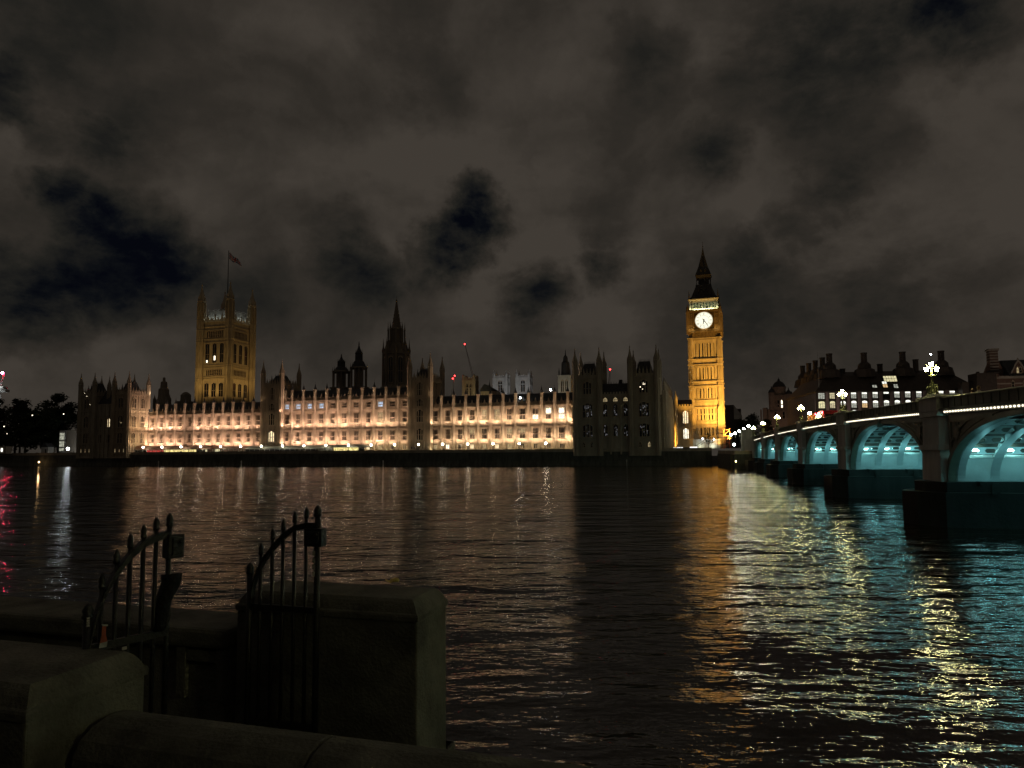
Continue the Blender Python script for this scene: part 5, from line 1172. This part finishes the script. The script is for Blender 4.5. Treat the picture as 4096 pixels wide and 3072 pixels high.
for x, m in ((.4, 'tail'), (3.4, 'tailmid'), (6.6, 'tail')): MB().ball((x, 1.12, 2.9), .17, 8, 5).build('marker_lamp', M[m], o, True)
o = thing('orange_truck', 'orange-lit box truck ahead of the red van on the bridge', 'truck', bw(73.4, 5.0, ptop(76)-1.25), BRR)
M['orange'] = mat('orange_panel', (.62, .24, .04), .5, .15, 1.5); b = MB(); b.box(0, 5.6, -1.1, 1.1, .75, 3.25); b.build('box_body', M['orange'], o); MB().prism([(5.7, .6), (7.2, .6), (7.2, 1.6), (6.8, 2.5), (5.7, 2.6)], -1.05, 1.05).build('cab', M['orange'], o)
for x in (1.2, 6.3):
    for y in (-1.05, 1.05): MB().tube((x, y-.12, .42), (x, y+.12, .42), .42, 14).build('wheel', M['iron'], o)
mk = MB()
for k in range(4): mk.box(2.0+k*.5, 2.3+k*.5, 1.1, 1.12, 2.1, 2.6)
mk.build('side_marking', M['iron'], o)
light('AREA', 'truck_side_light', bw(76, 2.6, ptop(76)+.6), 60, (1, .6, .25), -BN+Vector((0, 0, .2)), 3, .5)
tag(MB().prism([(-.5, 0), (.5, 0), (0, .9)], -.03, .03).build('warning_triangle', glow('red_sign', (1, .1, .08), .9), None, False, bw(112, 2, ptop(112)+.05)), 'small red triangular sign on the bridge below the far lamp', 'sign')
# abutment pylon, street lamps beyond, mooring posts
o = thing('bridge_pylon', 'square pale stone pylon at the far bridge end under lamps', 'pylon', (79.5, 232, 0), BRR)
b = MB(); b.box(-2, 2, -1.7, 1.7, -1, 11.6); b.box(-2.3, 2.3, -2, 2, 11.6, 12.2); b.box(-2.2, 2.2, -1.9, 1.9, 4, 5.6)
for z in (7, 8.5, 10): b.box(-2.04, 2.04, -1.74, 1.74, z, z+.06)
b.build('shaft', M['pier'], o)
SLM = None
for i, (x, y, z) in enumerate(((83.4, 241, 13.6), (82, 242, 12.6), (80.8, 243, 12.0), (79.6, 244, 11.2), (78.4, 245, 10.7), (80.4, 248, 7.2), (87.2, 200, 15.9))):
    lab = ['highest of the small white street lamps beyond the bridge end', 'small white street lamp, second highest of the descending row', 'small white street lamp, third highest of the descending row', 'small white street lamp, fourth of the descending row', 'small white street lamp, lowest of the descending row', 'small blue-white lamp near the quay below the descending row', 'small white globe street lamp left of the red van'][i]
    o = thing('street_lamp', lab, 'street lamp', (x, y, 5.9), 0, 'small street lamps beyond the bridge'); MB().tube((0, 0, 0), (0, 0, z-6.2), .08, 6).build('post', M['iron'], o)
    MB().ball((0, 0, z-5.9), .42, 8, 6).build('globe', M['white'] if i == 5 else M['lantern_far'], o, True)
for i, (x, y, zt) in enumerate(((62.2, 194.5, 3.9), (65.9, 193.5, 3.0))):
    o = thing('mooring_post', ['tall timber mooring post at the quay corner', 'shorter timber mooring post nearest the bridge end'][i], 'post', (x, y, 0), 0, 'timber mooring posts by the quay'); MB().lathe(0, 0, [(.3, -3), (.3, zt), (.2, zt+.15)], 8).build('pile', mat('wet_timber', (.16, .13, .07), .8, .4, 2), o)
o = thing('quay_lamp', 'small yellow lamp on a short post by the quay', 'lamp', (62.9, 192.9, 0)); MB().tube((0, 0, -2), (0, 0, 2), .1, 6).build('post', M['iron'], o); MB().ball((0, 0, 2.2), .22, 8, 5).build('globe', glow('yellow_quay_lamp', (1, .8, .3), 20), o, True)
# ================================================================== buildings behind the bridge
o = thing('bronze_office_building', 'large dark bronze office building with tall chimneys and rows of lit windows', 'building', (118.9, 266, 0), R(-7.5))
LW, LD = 59, 42
b = MB(); b.box(0, LW, 0, LD, 5.9, 27.4); ring(b, 0, LW, 0, LD, 27.8, .7, .5); ring(b, 0, LW, 0, LD, 24.6, .35, .15); ring(b, 0, LW, 0, LD, 20.9, .35, .15)
b.build('wall', M['brown'], o)
fx = [1.9, 5.9, 9.85, 13.8, 17.75, 21.7, 25.7, 29.6, 33.5, 37.5, 41.5, 45.4, 49.4, 53.4, 57]
fme = MB().box(-.55, .55, -.5, 0, 6, 27.4).box(-.75, .75, -.6, 0, 22.2, 23.2).mesh('stone_fin', M['fin'])
for x0, x1 in zip(fx, fx[1:]): link('stone_fin', fme, o, ((x0+x1)/2, 0, 0))
for k in range(26): 
    f = MB(); f.box(-.5, 0, -.16, .16, 6, 27.4) if False else None
sf = MB()
for k in range(28): sf.box(-.45, 0, .6+k*1.48, .85+k*1.48, 6, 27.4)
sf.build('side_fins', M['fin'], o)
def ow(x, z, w, h, m, arch=True, rz=0, y=0):
    k_ = ('o', w, h, arch)
    if k_ not in _wm:
        f = MB()
        for i in range(4): xx = -w/2+i*w/3; f.box(xx-.05, xx+.05, -.14, -.05, 0, h*(.62 if i in (1, 2) else 1))
        f.box(-w/2, w/2, -.16, -.05, h*.6, h*.6+.12); f.box(-w/2-.1, w/2+.1, -.2, 0, -.2, 0)
        p1 = MB(); top = [(-w/2, h*.6), (w/2, h*.6), (w/2, h*.86), (w*.3, h*.97), (0, h), (-w*.3, h*.97), (-w/2, h*.86)] if arch else [(-w/2, h*.6), (w/2, h*.6), (w/2, h), (-w/2, h)]
        p1.prism(top, -.05, 0); p2 = MB().box(-w/2, w/2, -.05, 0, 0, h*.6); _wm[k_] = (f.mesh('window', M['iron']), p1, p2, {})
    fm, p1, p2, d = _wm[k_]
    mk_ = (m[0].name, m[1].name)
    if mk_ not in d:
        q = MB(); q.v = p1.v+p2.v; q.f = p1.f+[tuple(i+len(p1.v) for i in f_) for f_ in p2.f]; q.m = [0]*len(p1.f)+[1]*len(p2.f); d[mk_] = q.mesh('pane', [m[0], m[1]])
    w_ = link('window', fm, o, (x, y, z), rz); link('pane', d[mk_], w_)
    return w_
P1 = glow('office_ceiling_light', (.98, .98, .86), 1.25, .35, 1.4); P2 = glow('office_blind_warm', (1, .86, .52), .55, .45, 1.8); P3 = glow('office_blind_pale', (.92, .93, .78), .38, .5, 2); P4 = glow('office_orange', (1, .66, .32), .7, .3, 2); P5 = glow('office_yellow', (1, .90, .52), .75, .3, 2)
G = M['glass']
top = [(P3, P3), (P2, P2), (P3, P3), (P1, P3), (P1, P3), (P1, P3), (P1, G), (P1, P3), (P1, P3), (P1, P3), (P1, P3), (P1, P3), (P1, P3), (G, G), (G, G)]
mid = [(P5, P5), (P5, P2), (P1, P1), (P1, P3), (P1, P4), (P1, P3), (P1, P3), (P1, P3), (P1, P3), (P1, P3), (P1, P3), (P1, P3), (P1, P1), (P2, P2), (G, G)]
low = [(P2, P2), (P5, P5), (P1, P3), (P1, P1), (G, G), (P1, P3), (G, G), (P1, P3), (G, G), (P1, P3), (G, G), (G, G), (G, G), (G, G), (G, G)]
for x, t_, m_, l_ in zip(fx, top, mid, low):
    w_ = 2.4 if x < 3 else 1.95
    ow(x, 24.85, w_, 2.5, t_); ow(x, 21.2, w_, 2.7, m_); ow(x, 17.6, w_, 2.7, l_)
# mansard roof with hips, lit roof lights, chimneys on stepped domes
q = MB(); q.frustum(-.3, LW+.3, -.3, LD, 27.8, 5.2, LW-7, 5, LD-4, 34.2); q.frustum(5.2, LW-7, 5, LD-4, 34.2, 9, LW-8.5, 9.5, LD-9, 36.2)
for k in range(1, 9): q.box(-.3+k*6.5, -.1+k*6.5, 0, .1, 27.8, 28)
q.build('roof', M['brown'], o)
def roof_light(x, z, w, h, m):
    y = (z-27.8)/6.4*5.3-.3; b_ = MB(); b_.frustum(-w/2-.15, w/2+.15, -.35, 2.2, -.1, -w/2-.15, w/2+.15, -.05+h*.45, 2.2, h+.15); d_ = b_.build('dormer', M['iron'], o, loc=(x, y, z))
    p_ = MB(); s_ = .40/h*h
    n = max(2, int(w/.9))
    for i in range(n):
        x0 = -w/2+i*w/n+.06; x1 = -w/2+(i+1)*w/n-.06
        yy = lambda zz: -.41+(zz+.1)/(h+.25)*(.3+h*.45)
        p_.add([(x0, yy(.05), .05), (x1, yy(.05), .05), (x1, yy(h*.55), h*.55), (x0, yy(h*.55), h*.55)], [(0, 1, 2, 3)], 0); p_.add([(x0, yy(h*.62), h*.62), (x1, yy(h*.62), h*.62), (x1, yy(h), h), (x0, yy(h), h)], [(0, 1, 2, 3)], 1)
    p_.build('pane', m, d_)
roof_light(21.9, 28.9, 1.7, 1.9, [P3, G]); roof_light(25.8, 28.9, 1.7, 2.4, [P4, P1]); roof_light(29.6, 28.6, 1.6, 1.5, [P3, P3]); roof_light(28.6, 31.3, 4.8, 2.3, [P5, P5]); roof_light(54, 28.6, 2, 1.4, [G, G])
def chimney(x, y, zt=43.4, sc=1):
    c_ = MB(); c_.lathe(0, 0, [(4.4*sc, 33.5), (3.6*sc, 36.6), (2.5*sc, 37.1), (2.3*sc, 38.6), (1.6*sc, 39.4), (1.15*sc, 39.8), (1.1*sc, zt-.5), (1.25*sc, zt-.45), (1.25*sc, zt)], 14, rot=0); return c_.build('chimney', M['brown'], o, loc=(x, y, 0))
for x in (7.5, 20.6, 35.0, 49.2): chimney(x, 6.5)
for y in (19.5, 29, 38.5, 48): 
    c_ = chimney(8.6, y-.8, 43.4, .92)
for x, z in ((13, 37.4), (27.2, 39), (40.6, 40.5)): MB().lathe(0, 0, [(1.0, 34), (1.0, z-.3), (1.15, z-.3), (1.15, z)], 10).build('vent_pipe', M['brown'], o, loc=(x, 8.5, 0))
MB().tube((1.6, 1, 27), (1.4, 1, 43.5), .14, 5, .05).build('mast', M['steel'], o)
light('AREA', 'street_glow', (122, 252, 9), 900, (1, .75, .6), (.1, .8, .6), 4, 1)
# domed stone building
o = thing('domed_building', 'ruddy stone building with a domed tower beyond the bridge', 'building', (167.5, 425, 0), R(-18))
b = MB(); b.box(-7.5, 10, -4, 10, 5.9, 30); b.box(-5.2, 4.2, -4.5, 4.5, 30, 38.6); b.lathe(-.6, 0, [(4.0, 38.5), (4.0, 43), (4.4, 43.2), (4.4, 43.7)], 12)
for x, zt in ((-5.2, 42.2), (4.6, 41)): b.lathe(x, -3.6, [(1.9, 30), (1.9, zt-2.5), (2.2, zt-2.4), (2.2, zt-2)], 8)
for z in (28.6, 33, 38.4): ring(b, -5.6, 4.6, -4.6, 4.6, z, .6, .5)
ring(b, -7.5, 10, -4, 10, 30, .7, .5)
for x in (-4.6, -2.2, -.2, 1.8, 3.8): b.lathe(x, -4.7, [(.35, 30.2), (.3, 37.8)], 8)
b.box(-10.5, -7.6, -2, 2, 5.9, 31); b.box(-12, -11.2, -1, 1, 5.9, 30)
b.build('wall', M['redstone'], o)
q = MB(); q.lathe(-.6, 0, [(4.1, 43.6), (3.7, 45), (2.6, 46.6), (1.1, 47.6), (.7, 47.8), (.7, 48.6), (.2, 49.2), (.05, 50)], 12)
for x, zt in ((-5.2, 42.2), (4.6, 41)): q.lathe(x, -3.6, [(2.0, zt-2), (1.7, zt-.8), (.8, zt+.2), (.3, zt+.8), (.3, zt+1.6), (.04, zt+2.3)], 10)
q.lathe(6.6, 2, [(4.4, 33), (4.2, 36), (3, 38.6), (.6, 39.6), (.4, 41)], 12)
q.build('dome', M['slate'], o)
for x, z, m in ((-1.6, 31, M['glass']), (.4, 30.8, M['spark']), (-3.4, 24, M['glass']), (1.4, 24, M['glass']), (5.4, 24, M['glass'])): put_window(o, x, -4.55 if z > 30 else -4.02, z, 1.1, 4.4, 1, m)
light('SPOT', 'street_floodlight', (158, 396, 9), 3200, (1, .62, .42), (.25, .7, .6), .4, angle=70)
# striped brick building on the right, dark blocks beside it
o = thing('striped_brick_building', 'red brick building with pale stone bands, gable and banded chimney at the right edge', 'building', (186, 255, 0), R(-14))
b = MB(); b.box(-6.5, 16, -1, 14, 5.9, 32); b.lathe(-5.2, 0, [(2.4, 5.9), (2.4, 33)], 12); b.prism([(-6.8, 32), (-4.2, 38.4), (-1.4, 38.4), (1, 32)], 3, 5)
b.box(-4.2, -1.4, 3, 6, 32, 42.3); b.prism([(.2, 31.8), (6.6, 31.8), (5.8, 34), (4.9, 34.2), (4.2, 36.6), (3.4, 37.6), (2.6, 36.6), (1.9, 34.2), (1, 34)], -1.1, -.6)
b.build('wall', mat('banded_brick', (.15, .09, .07), .85, .3, 1, .2, 8), o)
s_ = MB()
for k in range(12):
    z = 8+k*2.1; s_.box(-6.55, 16.05, -1.05, 14, z, z+.45); s_.lathe(-5.2, 0, [(2.45, z), (2.45, z+.45)], 12)
for k in range(9): s_.box(-4.26, -1.34, 2.94, 6.06, 32.6+k*1.1, 33+k*1.1)
for z in (31.4,): s_.box(-6.7, 16.2, -1.3, -1, z, z+.7)
s_.lathe(3.4, -.85, [(.35, 37.4), (.35, 38), (.05, 39)], 6); s_.prism([(.1, 31.8), (.5, 31.8), (2.8, 36.4), (3.4, 37.3), (4, 36.4), (6.3, 31.8), (6.7, 31.8), (4.3, 37), (3.4, 38), (2.5, 37)], -1.25, -1.05)
s_.build('stone_band', M['band'], o)
q = MB(); q.prism([(-2.2, 32), (4.5, 38.6), (6.5, 38.6), (13.6, 32)], 1.4 - 1.4, 15.9, axis='x'); q.build('roof', M['slate'], o)
MB().box(-4.6, -1.0, 2.8, 6.2, 42.3, 43.1).build('chimney_cap', M['band'], o)
for x, z, m in ((3.0, 33.2, M['dim']), (3.9, 33.2, M['glass']), (8, 28, M['glass']), (1.2, 28, M['glass']), (5, 28, M['glass'])): put_window(o, x, -1.12, z, .7, 1.9, 1, m)
put_window(o, -4.9, -2.42, 31.2, .7, 1.4, 1, M['spark'])
light('SPOT', 'street_floodlight', (180, 228, 12), 4200, (1, .80, .62), (.12, .75, .62), .4, angle=75)
o = thing('dark_rooftop_block', 'plain dark block between the bronze office roof and the striped brick building', 'building', (175.6, 252, 0), R(-10))
MB().box(-3.2, 3.4, -1, 6, 5.9, 33).box(-2.6, -1.8, 0, 1, 33, 33.6).box(1.6, 3.2, 0, 2, 33, 33.9).box(-7, -3.2, 2, 6, 5.9, 30).build('wall', M['brown'], o)

# ================================================================== near bank
def near(name, label, cat, e, n, z=0, rz=PR, group=None): return thing(name, label, cat, fw(e, n, z), rz, group)
gb = MB(); P = [(-40, 2.5), (40, 2.5), (40, -40), (-40, -40)]
gb.add([tuple(fw(a, c, 3.75)) for a, c in P], [(0, 1, 2, 3)]); tag(gb.build('near_bank_pavement', M['ground']), 'dark paved walk on the near bank', 'pavement', kind='structure')
# river wall that carries the near bank
o = near('embankment_wall', 'dark granite embankment wall dropping to the river on the near bank', 'wall', 0, 0)
b = MB(); b.box(-1.85, 40, 2.35, 2.76, -2, 4.2); b.box(-12, -1.9, 4.25, 4.9, -2, 3.7); b.box(-1.98, -1.88, 2.7, 4.9, -2, 3.7); b.box(-12, -1.9, 2.85, 4.3, 3.0, 3.78)
b.build('wall_body', M['granite2'], o)
def bev(o, w=.015, seg=2):
    m = o.modifiers.new('edge', 'BEVEL'); m.width = w; m.segments = seg; m.limit_method = 'ANGLE'; return o
# low wall with rounded coping
o = near('low_coping_wall', 'low stone wall with rounded coping across the bottom of the view', 'wall', 0, 0)
prof = [(2.57, 3.7), (2.57, 4.33), (2.51, 4.35), (2.485, 4.41), (2.49, 4.485), (2.53, 4.55), (2.60, 4.59), (2.69, 4.607), (2.77, 4.60), (2.83, 4.573), (2.865, 4.52), (2.872, 4.44), (2.845, 4.36), (2.79, 4.33), (2.79, 3.7)]
for i in range(13):
    x0 = -2.80+i*1.16; s_ = MB(); s_.prism(prof, x0+.003, x0+1.157, axis='x'); bev(s_.build('coping_stone', M['granite'], o), .012)
# left pier
def pier_block(label, e0, e1, n0, n1, zt, zb):
    o = near('stone_pier', label, 'pier', (e0+e1)/2, (n0+n1)/2); hx = (e1-e0)/2; hy = (n1-n0)/2
    b = MB(); b.box(-hx+.03, hx-.03, -hy+.03, hy-.03, zb, zt-.13)
    bev(b.build('block', M['granite'], o), .012)
    c = MB(); lv = [(.022, zt-.13), (.02, zt-.10), (.024, zt-.088), (.036, zt-.08), (.044, zt-.062), (.055, zt-.04), (.072, zt-.018), (.095, zt)]
    rings = []
    for d_, z in lv: rings.append([(-hx+d_, -hy+d_, z), (hx-d_, -hy+d_, z), (hx-d_, hy-d_, z), (-hx+d_, hy-d_, z)])
    for r0, r1 in zip(rings, rings[1:]): c.add(r0+r1, [(k, (k+1) % 4, 4+(k+1) % 4, 4+k) for k in range(4)])
    c.add(rings[-1], [(0, 1, 2, 3)]); c.add(rings[0], [(3, 2, 1, 0)])
    cp = c.build('cap', M['granite'], o)
    return o
pier_block('stone pier at lower left, its right face lit pale green', -5.2, -2.80, 2.27, 2.97, 4.84, 3.4)
BK = pier_block('large stone block behind the right gate, its right end lit pale green', -3.30, -1.85, 4.18, 4.76, 4.86, 2.6)
# back wall with sunk panel
o = near('parapet_wall', 'dark stone parapet behind the left gate', 'wall', -5.4, 4.4)
b = MB(); b.box(-3.2, 2.05, -.2, .2, 3.0, 4.46); bev(b.build('wall_body', M['granite'], o))
b = MB(); b.box(-3.2, 2.08, -.26, .26, 4.46, 4.60); bev(b.build('coping', M['granite'], o), .03)
b = MB(); b.box(1.66, 1.74, -.24, -.19, 4.1, 4.46); b.box(2.0, 2.06, -.24, -.19, 4.1, 4.46); b.box(1.74, 2.0, -.23, -.19, 4.36, 4.44); bev(b.build('panel_frame', M['granite'], o), .006)
# iron gates
def gate(label, loc, rz, xs, tops, arc, zb, zrail, post_r, boxr, bottom_clip=None, group=None):
    o = thing('iron_gate', label, 'gate', loc, rz, group)
    for i, (x, zt) in enumerate(zip(xs, tops)):
        r = post_r if i in (0, len(xs)-1) else .0125
        if i == 0 and len(xs) == 7: r = .02
        b = MB(); b.lathe(0, 0, [(r, zb), (r, zt-.075)], 6 if r < .015 else 8); b.lathe(0, 0, [(r*1.3, zt-.08), (r*1.45, zt-.066), (r*1.1, zt-.056), (r*1.4, zt-.04), (r*.85, zt-.015), (.002, zt)], 8)
        b.build('post' if r > .015 else 'bar', M['iron'], o, True, (x, 0, 0))
    b = MB(); 
    fine = []
    for (p, q_) in zip(arc, arc[1:]):
        for k in range(4): u = k/4; fine.append((p[0]+(q_[0]-p[0])*u, p[1]+(q_[1]-p[1])*u))
    fine.append(arc[-1])
    for p, q_ in zip(fine, fine[1:]): b.prism([(p[0], p[1]-.02), (q_[0], q_[1]-.02), (q_[0], q_[1]+.02), (p[0], p[1]+.02)], -.022, .022)
    b.build('curved_rail', M['iron'], o)
    MB().box(xs[0]-.01, xs[-1]+.01, -.012, .012, zrail-.02, zrail+.02).build('lower_rail', M['iron'], o); MB().box(xs[0], xs[-1], -.012, .012, zb+.06, zb+.1).build('bottom_rail', M['iron'], o)
    b = MB(); b.box(boxr[0], boxr[1], -.035, .035, boxr[2], boxr[3]); b.box(boxr[0]+.02, boxr[1]-.015, -.045, -.03, boxr[2]+.02, boxr[3]-.02); b.tube((boxr[1]-.03, -.06, boxr[3]-.04), (boxr[1]-.03, .05, boxr[3]-.04), .012, 6); lb = b.build('lock_box', M['iron'], o); bev(lb, .005)
    return o
NG = 4.10
gx = [-3.085, -3.0, -2.908, -2.825, -2.735, -2.646, -2.560]; ox = -3.085
gt = [5.09, 5.225, 5.33, 5.395, 5.448, 5.478, 5.492]
g2 = gate('iron gate leaf standing open in front of the large stone block', fw(ox, NG), PR, [x-ox for x in gx], gt, [(0.02, 4.80), (.03, 4.92), (.06, 5.02), (.12, 5.12), (.185, 5.195), (.26, 5.27), (.355, 5.33), (.44, 5.35), (.53, 5.352)], 3.95, 4.79, .021, (.44, .575, 5.215, 5.335), group='pair of iron gate leaves')
tags_ = MB()
for k in range(4): tags_.box(.505, .525, -.03, -.024, 5.02+k*.045, 5.05+k*.045)
tags_.build('white_tag', M['palestone'], g2)
hv = fw(-3.13, 2.9); fv = fw(-3.0, 3.28); dv = (fv-hv).normalized(); lrz = math.atan2(dv.y, dv.x)
g1 = gate('iron gate leaf at left swung open above the lower left pier', hv, lrz, [-.035, .03, .1, .17, .24, .31, .385], [5.07, 5.215, 5.335, 5.41, 5.455, 5.492, 5.506], [(-.03, 4.84), (0, 4.98), (.03, 5.08), (.10, 5.21), (.17, 5.29), (.24, 5.345), (.31, 5.372), (.385, 5.383)], 4.1, 4.835, .0145, (.365, .46, 5.245, 5.38), group='pair of iron gate leaves')
tg = MB(); 
for k in range(4): tg.box(-.052, -.036, -.03, -.024, 4.955+k*.013, 4.964+k*.013)
tg.box(.13, .155, -.03, -.024, 4.795, 4.812); tg.build('white_tag', M['palestone'], g1)
# ragged dark wrap caught on the left gate, scrap of litter, fallen leaf
def lp1(x, z, y=0): return hv+dv*x+Vector((-dv.y, dv.x, 0))*y+Vector((0, 0, z))
b = MB(); rr = random.Random(4); Ls = []
for i in range(9):
    u = i/8; z = 5.155-u*.30; c_ = .405-.075*u+.01*math.sin(u*9); w_ = .053-.024*u+rr.uniform(-.006, .006); Ls.append((c_, w_, z))
for i in range(8):
    (c0, w0, z0), (c1, w1, z1) = Ls[i], Ls[i+1]; b.add([(c0-w0, -.03-.01*math.sin(i), z0), (c0, -.055, z0+.006*(i == 0)), (c0+w0, -.03, z0), (c0+w0, .02, z0), (c0-w0, .02, z0), (c1-w1, -.03-.01*math.sin(i+1), z1), (c1, -.055, z1), (c1+w1, -.03, z1), (c1+w1, .02, z1), (c1-w1, .02, z1)], [(0, 1, 6, 5), (1, 2, 7, 6), (2, 3, 8, 7), (3, 4, 9, 8), (4, 0, 5, 9)]+([(0, 4, 3, 2, 1)] if i == 0 else [])+([(5, 6, 7, 8, 9)] if i == 7 else []))
w_ = b.build('dark_wrap', mat('dark_tarpaulin', (.012, .012, .012), .7, .3, 12, .5, 30), None, True); w_.location = hv; w_.rotation_euler = (0, 0, lrz); tag(w_, 'ragged dark plastic wrap tied to the left gate post', 'wrap')
b = MB(); b.add([(.026, -.03, 4.95), (.045, -.034, 4.942), (.038, -.045, 4.90), (.045, -.05, 4.865), (.012, -.04, 4.86), (.02, -.04, 4.9)], [(0, 1, 2, 5), (5, 2, 3, 4)], 0); b.add([(.012, -.04, 4.86), (.045, -.05, 4.865), (.04, -.05, 4.838), (.006, -.045, 4.838)], [(0, 1, 2, 3)], 1); b.add([(.02, -.03, 4.955), (.052, -.034, 4.948), (.05, -.034, 4.94), (.026, -.03, 4.945)], [(0, 1, 2, 3)], 1)
l_ = b.build('litter_scrap', [mat('red_paper', (.45, .11, .06), .7, .2, 20), mat('white_paper', (.5, .5, .46), .7, .2, 20)]); m_ = l_.modifiers.new('thickness', 'SOLIDIFY'); m_.thickness = .004
l_.location = hv; l_.rotation_euler = (0, 0, lrz); tag(l_, 'crumpled red and white scrap of litter caught in the left gate', 'litter')
b = MB(); n = 14; vs = [(0, 0, .012)]
for k in range(n): a = 2*math.pi*k/n; r_ = .05*(1+.25*math.cos(a-.6)+.12*math.sin(3*a)); vs.append((r_*math.cos(a), r_*math.sin(a)*.8, .006+.026*abs(math.sin(a*1.5+.4))))
b.add(vs, [(0, 1+k, 1+(k+1) % n) for k in range(n)]); lf = b.build('fallen_leaf', mat('yellow_leaf', (.46, .38, .06), .6, .25, 30), None, True); m_ = lf.modifiers.new('thickness', 'SOLIDIFY'); m_.thickness = .002
lf.location = fw(-2.318, 4.735, 4.862); lf.rotation_euler = (0, 0, .6); tag(lf, 'single yellow fallen leaf lying on the large stone block', 'leaf')

# unseen block added behind the near walk: keeps skylight off walls facing it
o = near('sky_blocker', 'unseen long dark block added behind the near riverside walk to keep skylight off', 'building', -10, -24)
MB().box(-60, 60, -8, 0, 3.7, 30).build('wall', M['brown'], o)
b = MB()
for k in range(30): b.box(-58+k*4, -56+k*4, -.2, .02, 8, 26)
b.build('window_bay', M['glass'], o)
